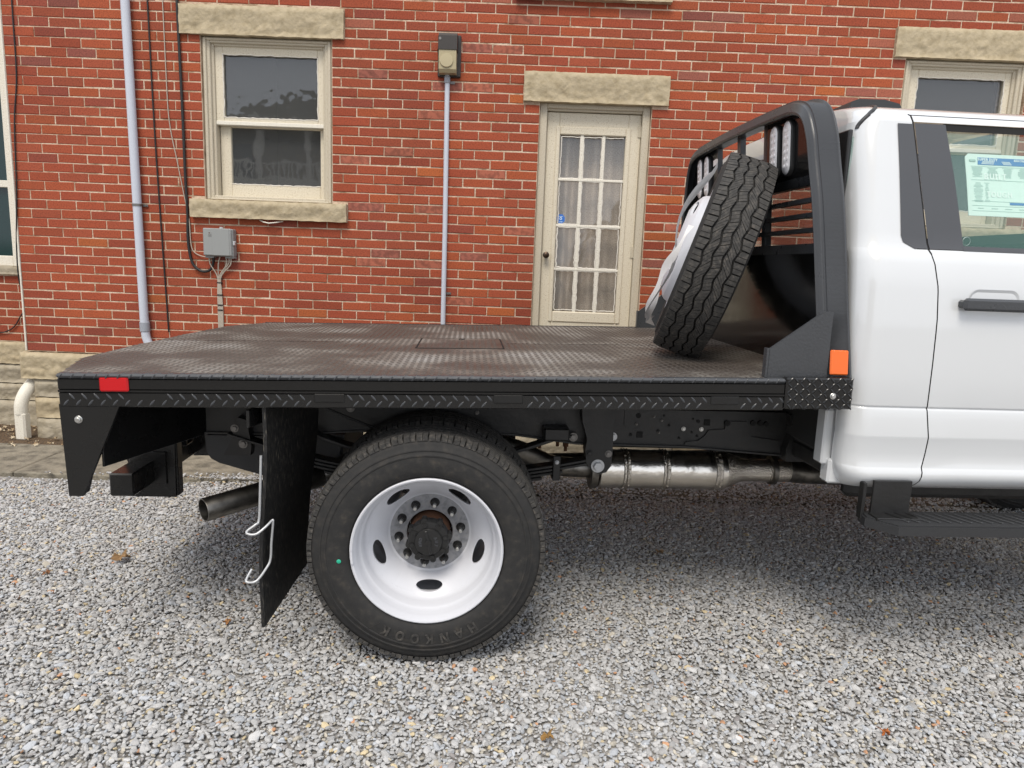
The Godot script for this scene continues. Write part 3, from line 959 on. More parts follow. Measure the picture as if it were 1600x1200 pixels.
# ------------------------------------------------------------------ gravel
func stone_chip(sd: int, lod := 1) -> ArrayMesh:
	var r := RandomNumberGenerator.new()
	r.seed = sd
	var planes := []
	for k in 11:
		var n := Vector3(r.randfn(), r.randfn(), r.randfn()).normalized()
		planes.append([n, r.randf_range(0.55, 0.95)])
	var t := (1.0 + sqrt(5.0)) / 2.0
	var v := [Vector3(-1, t, 0), Vector3(1, t, 0), Vector3(-1, -t, 0), Vector3(1, -t, 0), Vector3(0, -1, t), Vector3(0, 1, t), Vector3(0, -1, -t), Vector3(0, 1, -t), Vector3(t, 0, -1), Vector3(t, 0, 1), Vector3(-t, 0, -1), Vector3(-t, 0, 1)]
	var f := [[0, 11, 5], [0, 5, 1], [0, 1, 7], [0, 7, 10], [0, 10, 11], [1, 5, 9], [5, 11, 4], [11, 10, 2], [10, 7, 6], [7, 1, 8], [3, 9, 4], [3, 4, 2], [3, 2, 6], [3, 6, 8], [3, 8, 9], [4, 9, 5], [2, 4, 11], [6, 2, 10], [8, 6, 7], [9, 8, 1]]
	var st := mb()
	var sc := Vector3(1.0, r.randf_range(0.38, 0.62), r.randf_range(0.62, 0.95))
	var push := func(p: Vector3) -> Vector3:
		var d := p.normalized()
		var m := 1.1
		for q in planes:
			var c: float = d.dot(q[0])
			if c > 0.05: m = minf(m, q[1] / c)
		return d * m * sc
	for q in f:
		var a: Vector3 = v[q[0]]
		var b: Vector3 = v[q[1]]
		var c: Vector3 = v[q[2]]
		var ab := (a + b) * 0.5
		var bc := (b + c) * 0.5
		var ca := (c + a) * 0.5
		for w in [[a, ab, ca], [b, bc, ab], [c, ca, bc], [ab, bc, ca]]:
			tri(st, push.call(w[0]), push.call(w[1]), push.call(w[2]))
	return commit(st)

func build_gravel():
	rng.seed = 12
	var root := thing("gravel", "loose grey crushed stone covering the lot", "gravel")
	tag(root, "", "", "", "stuff")
	var KINDS := 6
	var xfs := []
	for k in KINDS: xfs.append([])
	var hump := FastNoiseLite.new()
	hump.seed = 8
	hump.frequency = 0.9
	var z := 0.26
	while z < 3.95:
		var step := 0.0120 if z > 1.0 else 0.0150
		var half := 3.3 + (4.4 - z) * 0.72
		var x := -half
		while x < half + 0.4:
			var px := x + rng.randf_range(-0.6, 0.6) * step
			var pz := z + rng.randf_range(-0.6, 0.6) * step
			var fringe := maxf(0.95 - 0.098 * (px + 2.94), 0.42) + 0.05 * hump.get_noise_2d(px * 2.0, 3.0)
			if pz > fringe or rng.randf() < (pz - fringe + 0.09) * 6.0:
				var s := 0.0074 * exp(rng.randfn() * 0.33)
				if rng.randf() < 0.04: s *= 1.45
				s = minf(s, 0.0185)
				var b := Basis.from_euler(Vector3(rng.randfn() * 0.30, rng.randf() * TAU, rng.randfn() * 0.30)).scaled_local(Vector3.ONE * s)
				var y := -0.006 + rng.randf() * 0.006 + 0.008 * hump.get_noise_2d(px, pz) + 0.036 * smoothstep(1.35, 0.87, pz) * smoothstep(0.03, 0.16, 0.9 - fringe)
				if pz < 0.87: y = 0.030 + rng.randf() * 0.006 + 0.02 * smoothstep(0.0, 0.12, pz - fringe) * smoothstep(0.95, 0.75, pz)
				xfs[rng.randi() % KINDS].append(Transform3D(b, Vector3(px, y, pz)))
			x += step
		z += step
	for k in KINDS:
		var mm := MultiMesh.new()
		mm.transform_format = MultiMesh.TRANSFORM_3D
		mm.use_colors = true
		mm.mesh = stone_chip(200 + k)
		mm.instance_count = xfs[k].size()
		for i in xfs[k].size():
			mm.set_instance_transform(i, xfs[k][i])
			var v := clampf(0.51 + rng.randfn() * 0.066, 0.28, 0.76)
			var c := Color(v * 0.97, v * 0.965, v * 0.95)
			var p := rng.randf()
			if p < 0.06: c = Color(v * 1.08, v * 1.0, v * 0.84)
			elif p < 0.075: c = Color(v * 1.2, v * 1.0, v * 0.64)
			elif p < 0.082: c = Color(v * 1.1, v * 0.62, v * 0.36)
			elif p < 0.22: c = Color(v * 0.93, v * 0.97, v * 1.02)
			elif p < 0.245: c = Color(v * 0.70, v * 0.66, v * 0.64)
			mm.set_instance_color(i, c)
		var mi := MultiMeshInstance3D.new()
		mi.multimesh = mm
		mi.material_override = M.gravel
		put(mi, "gravel_stones", root)
		tag(mi, "", "", "", "stuff")

func leaf_mesh(sd: int, lobes: float) -> ArrayMesh:      # a dry curled lobed leaf about 7 cm long
	var r := RandomNumberGenerator.new()
	r.seed = sd
	var st := mb()
	var n := 28
	var ringp := []
	for k in n:
		var t := TAU * k / n
		var rad := 0.030 * (1.0 + lobes * 0.55 * cos(5.0 * t)) * r.randf_range(0.85, 1.1)
		ringp.append(Vector3(rad * cos(t) * 1.15, 0.010 * sin(3.0 * t + sd) + 0.010 * r.randf(), rad * sin(t)))
	for k in n:
		var a: Vector3 = ringp[k]
		var b: Vector3 = ringp[(k + 1) % n]
		tri(st, Vector3(0, 0.004, 0), b, a)
		tri(st, Vector3(0, 0.0028, 0), a - Vector3(0, 0.0012, 0), b - Vector3(0, 0.0012, 0))
	tube(st, smooth_path([Vector3(0.03, 0.004, 0), Vector3(0.05, 0.012, 0.006), Vector3(0.065, 0.008, 0.012)], 4), 0.0011, 5)
	return commit(st)

func build_leaves():
	var spots := [[Vector3(-1.721, 0.018, 2.003), 1.0, 0.4, 5, Color(0.34, 0.21, 0.10), "curled tan maple leaf on the gravel left of the tailpipe"],
		[Vector3(-1.948, 0.014, 2.175), 0.45, 2.0, 6, Color(0.28, 0.13, 0.06), "small rust brown leaf scrap on gravel near the left edge"],
		[Vector3(0.143, 0.016, 3.115), 0.55, 1.0, 7, Color(0.30, 0.17, 0.05), "small brown leaf on gravel at the bottom below the wheel"],
		[Vector3(1.175, 0.016, 3.039), 0.42, 2.6, 8, Color(0.42, 0.13, 0.03), "orange leaf scrap on gravel at the bottom right"],
		[Vector3(0.755, 0.012, 1.694), 0.5, 0.2, 9, Color(0.30, 0.20, 0.11), "flat tan leaf in the shade right of the wheel"],
		[Vector3(-1.037, 0.014, 2.524), 0.42, 1.3, 10, Color(0.40, 0.20, 0.08), "orange brown leaf chip on gravel below the mud flap"]]
	for s in spots:
		var o := inst("fallen_leaf", leaf_mesh(s[3], 0.6), clad(mat(s[4], 0.85), 20.0, M.brick_tex), self, T(s[0], Basis(Vector3.UP, s[2]).scaled_local(Vector3(1, 1.6, 1) * s[1])))
		tag(o, s[5], "leaf", "fallen leaves on the gravel")

# ------------------------------------------------------------------ wheels
const TW := 0.208
var tyre_mesh: ArrayMesh
var tread_mesh: ArrayMesh

func make_tyre_meshes():
	var st := mb()
	var half := [Vector2(0.262, -0.016), Vector2(0.272, -0.006), Vector2(0.292, -0.001), Vector2(0.318, 0.0), Vector2(0.334, -0.0015), Vector2(0.336, 0.0005), Vector2(0.340, 0.0005), Vector2(0.342, -0.002), Vector2(0.352, -0.004), Vector2(0.354, -0.0022), Vector2(0.358, -0.003), Vector2(0.360, -0.006), Vector2(0.372, -0.0095), Vector2(0.384, -0.0145), Vector2(0.391, -0.021), Vector2(0.394, -0.028)]
	var prof := []
	for p in half: prof.append(Vector2(p.x, -TW - p.y))
	for k in range(half.size() - 1, -1, -1): prof.append(half[k])
	lathe(st, prof, 96)
	tyre_mesh = commit(st)
	st = mb()
	var pitch := 30
	var ribs := 5
	var zigzag := func(t: float) -> float: return 0.0055 * (4.0 * absf(fposmod(t * pitch / TAU, 1.0) - 0.5) - 1.0)
	for rb in ribs:
		var a0 := -TW + 0.012 + (TW - 0.024) * rb / ribs
		var a1 := -TW + 0.012 + (TW - 0.024) * (rb + 1) / ribs
		var outer := rb == 0 or rb == ribs - 1
		var dl: float = [0.0, 0.20, -0.08, -0.20, 0.0][rb] * TAU / pitch
		var subs := 4 if outer else 6
		for k in pitch:
			for s in subs:
				var half_gap := 0.045
				var wide := s % 2 == 0 if outer else s % 3 == 0
				var t0 := (k + (s + (0.22 if wide and outer else (0.17 if wide else half_gap))) / subs) / pitch * TAU
				var t1 := (k + (s + 1.0 - half_gap) / subs) / pitch * TAU
				var top := 0.4075
				var base := 0.392
				var lo := 0.0 if rb == 0 else 0.0040
				var hi := 0.0 if rb == ribs - 1 else 0.0040
				var P := func(r: float, t: float, z: float) -> Vector3: return Vector3(r * cos(t), r * sin(t), z)
				var zl := func(t: float) -> float: return a0 + lo + (0.0 if rb == 0 else zigzag.call(t))
				var zr := func(t: float) -> float: return a1 - hi + (0.0 if rb == ribs - 1 else zigzag.call(t))
				var rl := top - (0.007 if rb == 0 else 0.0)
				var rr := top - (0.007 if rb == ribs - 1 else 0.0)
				var A: Vector3 = P.call(rl, t0 - dl, zl.call(t0 - dl))
				var B: Vector3 = P.call(rl, t1 - dl, zl.call(t1 - dl))
				var C: Vector3 = P.call(rr, t1 + dl, zr.call(t1 + dl))
				var D: Vector3 = P.call(rr, t0 + dl, zr.call(t0 + dl))
				var sc := base / top
				var a := Vector3(A.x * sc, A.y * sc, A.z)
				var b := Vector3(B.x * sc, B.y * sc, B.z)
				var c := Vector3(C.x * sc, C.y * sc, C.z)
				var d := Vector3(D.x * sc, D.y * sc, D.z)
				quad(st, A, B, C, D)
				quad(st, a, b, B, A)
				quad(st, b, c, C, B)
				quad(st, c, d, D, C)
				quad(st, d, a, A, D)
	tread_mesh = commit(st)

# wheel disc with five hand holes, cut as true openings
const DISC := [Vector2(0.259, -0.014), Vector2(0.2585, -0.009), Vector2(0.255, -0.007), Vector2(0.250, -0.009), Vector2(0.2465, -0.016), Vector2(0.243, -0.026), Vector2(0.2395, -0.034), Vector2(0.2385, -0.056), Vector2(0.231, -0.068), Vector2(0.2265, -0.074), Vector2(0.2250, -0.108), Vector2(0.219, -0.120), Vector2(0.212, -0.126)]
func make_disc(convex := false) -> ArrayMesh:
	var st := mb()
	if convex: lathe(st, [Vector2(0.262, -0.19), Vector2(0.2595, -0.008), Vector2(0.254, -0.004), Vector2(0.246, -0.014), Vector2(0.238, -0.032), Vector2(0.228, -0.020), Vector2(0.219, 0.012), Vector2(0.212, 0.022)], 80)
	else: lathe(st, DISC, 80)
	var r0 := 0.212
	var z0 := 0.022 if convex else -0.126
	var r1 := 0.150
	var z1 := 0.052 if convex else -0.193
	var S := func(th: float, u: float) -> Vector3:       # the cone between barrel and hub face; u 0 outer .. 1 inner
		var r := lerpf(r0, r1, u)
		var z := lerpf(z0, z1, u) + 0.004 * sin(u * PI)
		return Vector3(r * cos(th), r * sin(th), z)
	var N := 48
	st.set_smooth_group(1)
	for k in 5:
		var tc := -PI / 2 + 0.02 + TAU * k / 5
		var hw := TAU / 10
		var edge := []
		var hole := []
		for j in N:
			var q := j * 4 / N
			var f := float(j % (N / 4)) / (N / 4)
			var sq: Vector2 = [Vector2(-1 + 2 * f, 0), Vector2(1, f), Vector2(1 - 2 * f, 1), Vector2(-1, 1 - f)][q]
			edge.append(Vector2(tc + sq.x * hw, sq.y))
			var ang := atan2((sq.y - 0.5) * 2.0, sq.x)
			hole.append(Vector2(tc + 0.255 * cos(ang), 0.40 + 0.27 * sin(ang)))
		for ringk in 5:
			for j in N:
				var n := (j + 1) % N
				var f0 := ringk / 5.0
				var f1 := (ringk + 1) / 5.0
				var a: Vector2 = edge[j].lerp(hole[j], f0)
				var b: Vector2 = edge[n].lerp(hole[n], f0)
				var c: Vector2 = edge[n].lerp(hole[n], f1)
				var d: Vector2 = edge[j].lerp(hole[j], f1)
				quad(st, S.call(a.x, a.y), S.call(d.x, d.y), S.call(c.x, c.y), S.call(b.x, b.y))
		st.set_smooth_group(2)
		for j in N:
			var n := (j + 1) % N
			var a: Vector3 = S.call(hole[j].x, hole[j].y)
			var b: Vector3 = S.call(hole[n].x, hole[n].y)
			var back := Vector3(0, 0, -0.010)
			quad(st, a, a + back, b + back, b)
		st.set_smooth_group(1)
	st.set_smooth_group(-1)
	if convex:
		lathe(st, [Vector2(r1, z1), Vector2(0.146, z1 + 0.002), Vector2(0.084, z1 + 0.002), Vector2(0.081, z1), Vector2(0.081, z1 - 0.012)], 64)
		return commit(st)
	lathe(st, [Vector2(r1, z1), Vector2(0.1465, -0.1955), Vector2(0.143, -0.197)], 64)
	# back of the barrel
	lathe(st, [Vector2(0.216, -0.130), Vector2(0.222, -0.19), Vector2(0.258, -0.198), Vector2(0.262, -0.192), Vector2(0.232, -0.17), Vector2(0.24, -0.05), Vector2(0.259, -0.014)], 64)
	return commit(st)

func rear_wheel(root: Node3D, disc: ArrayMesh) -> void:
	var w := Node3D.new()
	put(w, "rear_wheel", root)
	w.position = Vector3(-0.003, 0.4105, 0.0)
	w.set_meta("label", "outer rear wheel with white steel rim and dusty black tyre")
	inst("tyre", tyre_mesh, M.rubber, w)
	tag(inst("tread", tread_mesh, M.rubber_tread, w), "", "", "", "stuff")
	inst("rim", disc, M.rim, w)
	# hub
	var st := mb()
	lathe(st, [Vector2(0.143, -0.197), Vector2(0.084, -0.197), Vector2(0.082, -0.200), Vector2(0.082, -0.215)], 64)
	obj("mounting_face", st, M.rim_face_shaded, w)
	st = mb()
	lathe(st, [Vector2(0.0, -0.33), Vector2(0.081, -0.33)], 40)
	lathe(st, [Vector2(0.0815, -0.32), Vector2(0.0815, -0.214)], 40)
	lathe(st, [Vector2(0.074, -0.25), Vector2(0.0725, -0.15), Vector2(0.0, -0.149)], 40)
	obj("hub_bore", st, M.rust, w)
	st = mb()
	lathe(st, [Vector2(0.072, -0.149), Vector2(0.072, -0.112), Vector2(0.069, -0.107), Vector2(0.0500, -0.105), Vector2(0.0485, -0.098), Vector2(0.046, -0.095), Vector2(0.0, -0.094)], 40)
	for k in 8:
		var t := TAU * (k + 0.3) / 8
		cyl(st, Vector3(0.060 * cos(t), 0.060 * sin(t), -0.107), Vector3(0.060 * cos(t), 0.060 * sin(t), -0.099), 0.0085, 6)
		cyl(st, Vector3(0.0715 * cos(t), 0.0715 * sin(t), -0.145), Vector3(0.0715 * cos(t), 0.0715 * sin(t), -0.109), 0.011, 12)
	box(st, Vector3(0, 0, -0.092), Vector3(0.010, 0.086, 0.006), 0.002, Basis(Vector3.BACK, 0.22))
	lathe(st, [Vector2(0.011, -0.094), Vector2(0.010, -0.088), Vector2(0.003, -0.088), Vector2(0.003, -0.093)], 20)
	obj("hub_cap", st, M.chassis, w)
	st = mb()
	for k in 3:                                          # raised cast marks either side of the pointer
		var a0 := PI + 0.45 - 0.42 * k
		var a1 := 0.55 - 0.45 * k
		text3d(st, "4WD"[k], 0.011, 0.002, T(Vector3(0.029 * cos(a0), 0.029 * sin(a0), -0.0935), Basis(Vector3.BACK, a0 - PI / 2)))
		text3d(st, "AUT"[k], 0.011, 0.002, T(Vector3(0.029 * cos(a1), 0.029 * sin(a1), -0.0935), Basis(Vector3.BACK, a1 - PI / 2)))
	obj("hub_cap_lettering", st, M.trim, w)
	var nut := mb()
	cyl(nut, Vector3(0, 0, -0.198), Vector3(0, 0, -0.194), 0.0175, 20, 0.0165)
	cyl(nut, Vector3(0, 0, -0.194), Vector3(0, 0, -0.172), 0.0145, 6, 0.0125, 0.001)
	var nm := commit(nut)
	var stud := mb()
	cyl(stud, Vector3(0, 0, -0.173), Vector3(0, 0, -0.153), 0.0066, 12, -1, 0.0012)
	var sm := commit(stud)
	for k in 10:
		var t := TAU * (k + 0.27) / 10
		var n := inst("lug_nut", nm, M.chassis, w, T(Vector3(0.1125 * cos(t), 0.1125 * sin(t), 0)))
		inst("stud", sm, M.zinc, n)
	st = mb()
	for k in 7: box(st, Vector3(0.2545, 0, -0.0085), Vector3(0.012, 0.012, 0.007), 0.002, Basis.IDENTITY)
	st = mb()
	lathe(st, [Vector2(0.2580, -0.0085), Vector2(0.2560, -0.002), Vector2(0.249, -0.003), Vector2(0.2455, -0.013)], 10, Transform3D.IDENTITY, PI + 0.0, PI + 0.17)
	obj("balance_weight", st, M.rim, w)
	st = mb()
	lathe(st, [Vector2(0.0075, 0.0004), Vector2(0.006, 0.0014), Vector2(0.0, 0.0016)], 16, T(Vector3(-0.292, -0.032, 0)))
	obj("paint_dot", st, mat(Color(0.02, 0.42, 0.26), 0.5), w)
	# embossed maker's name along the bottom of the sidewall, tops outwards
	st = mb()
	var word := "HANKOOK"
	for k in word.length():
		var a := -PI / 2 + 0.05 + 0.165 * (3 - k)
		var rr := 0.312
		text3d(st, word[k], 0.034, 0.005, T(Vector3(rr * cos(a), rr * sin(a), 0.0008), Basis(Vector3.BACK, a - PI / 2) * Basis(Vector3.RIGHT, -0.05)))
	obj("lettering", st, M.rubber_tread, w)
	st = mb()
	for sg in [-1.0, 1.0]:
		var a: float = -PI / 2 + 0.05 + sg * 0.64
		box(st, Vector3(0.318 * cos(a), 0.318 * sin(a), -0.0002), Vector3(0.050, 0.0018, 0.0022), 0.0005, Basis(Vector3.BACK, a + sg * 0.5))
	obj("sidewall_mark", st, M.rubber, w)
	for z in [-0.235, -1.62, -1.90 + TW]:
		var i := Node3D.new()
		put(i, "rear_wheel", root)
		i.position = Vector3(-0.003, 0.4105, z)
		if z > -1.5: i.set_meta("label", "inner rear wheel in the dark behind the outer one")
		if z < -1.65: i.transform = Transform3D(Basis(Vector3.UP, PI), Vector3(-0.003, 0.4105, -1.90))
		inst("tyre", tyre_mesh, M.rubber, i)
		tag(inst("tread", tread_mesh, M.rubber_tread, i), "", "", "", "stuff")
		inst("rim", disc, M.rim, i)

# ------------------------------------------------------------------ truck
func bolt(parent: Node, at: Vector3, r: float, m: Material, xf := Transform3D.IDENTITY, hex := 6, h := 0.010):
	var st := mb()
	cyl(st, Vector3.ZERO, Vector3(0, 0, 0.003), r * 1.45, 20, -1, 0.001)
	cyl(st, Vector3(0, 0, 0.003), Vector3(0, 0, h), r, hex, -1, 0.0015)
	obj("bolt", st, m, parent, xf * T(at))

func tread_pattern(at: Array, mesh: ArrayMesh, m: Material, parent: Node, xf: Transform3D):   # at: transforms
	var mm := MultiMesh.new()
	mm.transform_format = MultiMesh.TRANSFORM_3D
	mm.mesh = mesh
	mm.instance_count = at.size()
	for k in at.size(): mm.set_instance_transform(k, at[k])
	var mi := MultiMeshInstance3D.new()
	mi.multimesh = mm
	mi.material_override = m
	mi.transform = xf
	put(mi, "raised_treads", parent)
	tag(mi, "", "", "", "stuff")

func lozenge(L: float, w: float, h: float) -> ArrayMesh: # raised bar of checker plate lying along x on z = 0
	var st := mb()
	var top := []
	var bot := []
	var n := 12
	for k in n:
		var t := TAU * k / n
		var c := cos(t)
		var s := sin(t)
		bot.append(Vector3(L * 0.5 * c, w * 0.5 * s * (1.0 - 0.25 * c * c), 0))
		top.append(Vector3(L * 0.36 * c, w * 0.22 * s, h))
	st.set_smooth_group(1)
	for k in n:
		var j := (k + 1) % n
		quad(st, bot[k], bot[j], top[j], top[k])
		tri(st, Vector3(0, 0, h * 1.05), top[k], top[j])
	return commit(st)

var DECK_PLAN := [Vector2(-1.15, -0.005), Vector2(1.393, -0.005), Vector2(1.393, 1.895), Vector2(-1.05, 1.895), Vector2(-1.185, 1.66), Vector2(-1.235, 1.2), Vector2(-1.262, 0.75), Vector2(-1.268, 0.36)]   # x, -z

func build_bed(root: Node3D):
	var BT := Transform3D(Basis(Vector3.BACK, TILT), Vector3(TILT, 0, 0))
	var flat := Basis(Vector3.RIGHT, -PI / 2)
	var st := mb()
	prism(st, DECK_PLAN, 1.003, 1.014, BT * T(Vector3.ZERO, flat))
	var deck := obj("deck_plate", st, M.deck, root)
	deck.set_meta("label", "dusty diamond plate deck with a gooseneck hatch in its middle")
	# checker treads on the deck
	var poly := PackedVector2Array()
	for p in DECK_PLAN: poly.append(p)
	var at := []
	var pitch := 0.0262
	for i in range(-52, 56):
		for j in range(0, 75):
			var p := Vector2(i * pitch, j * pitch)
			if not Geometry2D.is_point_in_polygon(p, poly): continue
			if p.x > -0.115 and p.x < 0.285 and p.y > 0.70 and p.y < 1.145: continue
			if absf(p.y - 0.955) < 0.006: continue
			at.append(Transform3D(flat * Basis(Vector3.BACK, PI / 4 if (i + j) % 2 else -PI / 4), Vector3(p.x, 1.0138, -p.y)))
	tread_pattern(at, lozenge(0.027, 0.008, 0.0016), M.deck, root, BT)
	st = mb()
	box(st, Vector3(-0.83, 1.0145, -0.955), Vector3(0.84, 0.0016, 0.006), 0, Basis(Vector3.UP, 0.0))
	box(st, Vector3(0.84, 1.0145, -0.955), Vector3(1.09, 0.0016, 0.006))
	obj("weld_seam", st, M.black, root, BT)
	st = mb()
	ring(st, -0.105, 0.275, 0.745, 1.135, 0.006, 0.006, 0.005, 0.005, 0.0, 0.003, 0.0)
	obj("hatch_gap", st, M.gap, root, BT * T(Vector3(0, 1.0135, 0), flat))
	st = mb()
	box(st, Vector3(0.085, 1.0148, -0.94), Vector3(0.364, 0.003, 0.376), 0.001)
	var hatch := obj("hatch", st, M.deck, root, BT)
	at = []
	for i in range(-3, 11):
		for j in range(30, 43):
			var p := Vector2(i * pitch + 0.002, j * pitch - 0.02)
			if p.x > -0.09 and p.x < 0.26 and p.y > 0.76 and p.y < 1.12: at.append(Transform3D(flat * Basis(Vector3.BACK, PI / 4 if (i + j) % 2 else -PI / 4), Vector3(p.x, 1.0162, -p.y)))
	tread_pattern(at, lozenge(0.027, 0.008, 0.0012), M.deck, hatch, Transform3D.IDENTITY)
	st = mb()
	box(st, Vector3(0.09, 1.0175, -1.09), Vector3(0.03, 0.003, 0.012), 0.001)
	obj("hatch_latch", st, M.gap, hatch)
	# side rail
	st = mb()
	box(st, Vector3(0.007, 1.0105, 0.0125), Vector3(2.316, 0.0155, 0.035), 0.0065)
	obj("edge_lip", st, M.black_satin, root, BT)
	at = []
	for k in 66:
		var x := -1.135 + k * 0.0349
		at.append(Transform3D(Basis(Vector3.BACK, 0.9), Vector3(x, 1.0105, 0.0298)))
		at.append(Transform3D(flat * Basis(Vector3.BACK, 0.8), Vector3(x + 0.012, 1.0178, 0.012)))
	tread_pattern(at, lozenge(0.020, 0.0055, 0.0014), M.black_satin, root, BT)
	st = mb()
	box(st, Vector3(0.007, 0.984, 0.010), Vector3(2.316, 0.0375, 0.024), 0.004)
	box(st, Vector3(0.007, 0.962, 0.010), Vector3(2.316, 0.0075, 0.0225), 0.001)
	obj("side_rail", st, M.black_gloss, root, BT)
	st = mb()
	box(st, Vector3(0.007, 0.9345, 0.006), Vector3(2.316, 0.047, 0.024), 0.003)
	var kick := obj("side_plate", st, M.tread_plate, root, BT)
	at = []
	for k in 62:
		for j in 2:
			var x := -1.13 + k * 0.0372 + 0.0186 * j
			if absf(x + 0.32) < 0.06 or absf(x - 0.25) < 0.055 or absf(x - 0.965) < 0.055 or (j == 1 and absf(x + 0.90) < 0.05): continue
			at.append(Transform3D(Basis(Vector3.BACK, 0.85 if j == 0 else -0.85), Vector3(x, 0.925 + 0.020 * j, 0.0178)))
	tread_pattern(at, lozenge(0.026, 0.0075, 0.002), M.black_satin, kick, Transform3D.IDENTITY)
	for x in [-0.32, 0.25, 0.965]:
		st = mb()
		box(st, Vector3(x, 0.944, 0.019), Vector3(0.095, 0.027, 0.006), 0.002)
		obj("cover_plate", st, M.black, kick)
	st = mb()
	box(st, Vector3(1.279, 0.9695, 0.010), Vector3(0.229, 0.1045, 0.036), 0.005)
	var endp := obj("rail_end_plate", st, M.tread_plate, root, BT)
	at = []
	for i in 11:
		for j in 6:
			var p := Vector2(1.178 + i * 0.0205, 0.9265 + j * 0.0172)
			if Vector2(p.x - 1.328, p.y - 0.963).length() < 0.012: continue
			at.append(Transform3D(Basis(Vector3.BACK, 0.85 if (i + j) % 2 else -0.85), Vector3(p.x, p.y, 0.0278)))
	tread_pattern(at, lozenge(0.028, 0.0085, 0.0022), M.black_gloss, endp, Transform3D.IDENTITY)
	bolt(endp, Vector3(1.325, 0.962, 0.028), 0.0075, M.zinc, Transform3D.IDENTITY, 12, 0.009)
	# far rail and nose
	st = mb()
	box(st, Vector3(0.17, 0.962, -1.905), Vector3(2.44, 0.11, 0.024), 0.004)
	box(st, Vector3(1.385, 0.962, -0.95), Vector3(0.014, 0.10, 1.87), 0.003)
	obj("far_rail", st, M.black_gloss, root, BT)
	# tail: plates that follow the rear outline
	st = mb()
	var tail := [Vector3(-1.147, 0, 0.0), Vector3(-1.262, 0, -0.36), Vector3(-1.258, 0, -0.75), Vector3(-1.230, 0, -1.2), Vector3(-1.18, 0, -1.66), Vector3(-1.045, 0, -1.89)]
	for k in tail.size() - 1:
		var a: Vector3 = tail[k]
		var b: Vector3 = tail[k + 1]
		var d := b - a
		box(st, (a + b) * 0.5 + Vector3(0, 0.828, 0), Vector3(0.010, 0.275, d.length() + 0.006), 0.002, Basis(Vector3.UP, atan2(d.x, d.z)))
	obj("tail_panel", st, M.black, root)
	st = mb()
	var g0 := Vector3(-1.04, 0.80, -0.004)
	var g1 := Vector3(-0.82, 0.80, -0.64)
	box(st, (g0 + g1) * 0.5, Vector3(0.008, 0.22, g0.distance_to(g1)), 0.002, Basis(Vector3.UP, atan2(g1.x - g0.x, g1.z - g0.z)))
	obj("corner_brace", st, M.black, root)
	st = mb()
	prism(st, [Vector2(-1.152, 0.897), Vector2(-0.968, 0.899), Vector2(-1.097, 0.598), Vector2(-1.140, 0.598)], 0.002, 0.016)
	prism(st, [Vector2(-1.03, 0.86), Vector2(-0.985, 0.89), Vector2(-1.0, 0.89), Vector2(-1.112, 0.6), Vector2(-1.10, 0.6)], -0.03, 0.002)
	var skirt := obj("tail_skirt", st, M.black, root)
	bolt(skirt, Vector3(-1.095, 0.849, 0.016), 0.0085, M.zinc, Transform3D.IDENTITY, 12, 0.011)
	st = mb()
	box(st, Vector3(-0.978, 0.985, 0.0245), Vector3(0.088, 0.047, 0.010), 0.0045)
	obj("red_reflector", st, M.red, root, BT)
	# cross sills below the deck
	for x in [-0.9, -0.55, -0.2, 0.15, 0.5, 0.85, 1.2]:
		st = mb()
		box(st, Vector3(x, 0.955, -0.945), Vector3(0.045, 0.092, 1.86), 0.004)
		obj("cross_sill", st, M.chassis, root, BT)
	for z in [-0.49, -1.41]:
		st = mb()
		box(st, Vector3(0.05, 0.865, z), Vector3(2.4, 0.085, 0.05), 0.004)
		obj("long_sill", st, M.chassis, root, BT)

func rack_x(y: float) -> float: return 1.318 - 0.066 * clampf((y - 1.05) / 0.9, -0.1, 1.1)

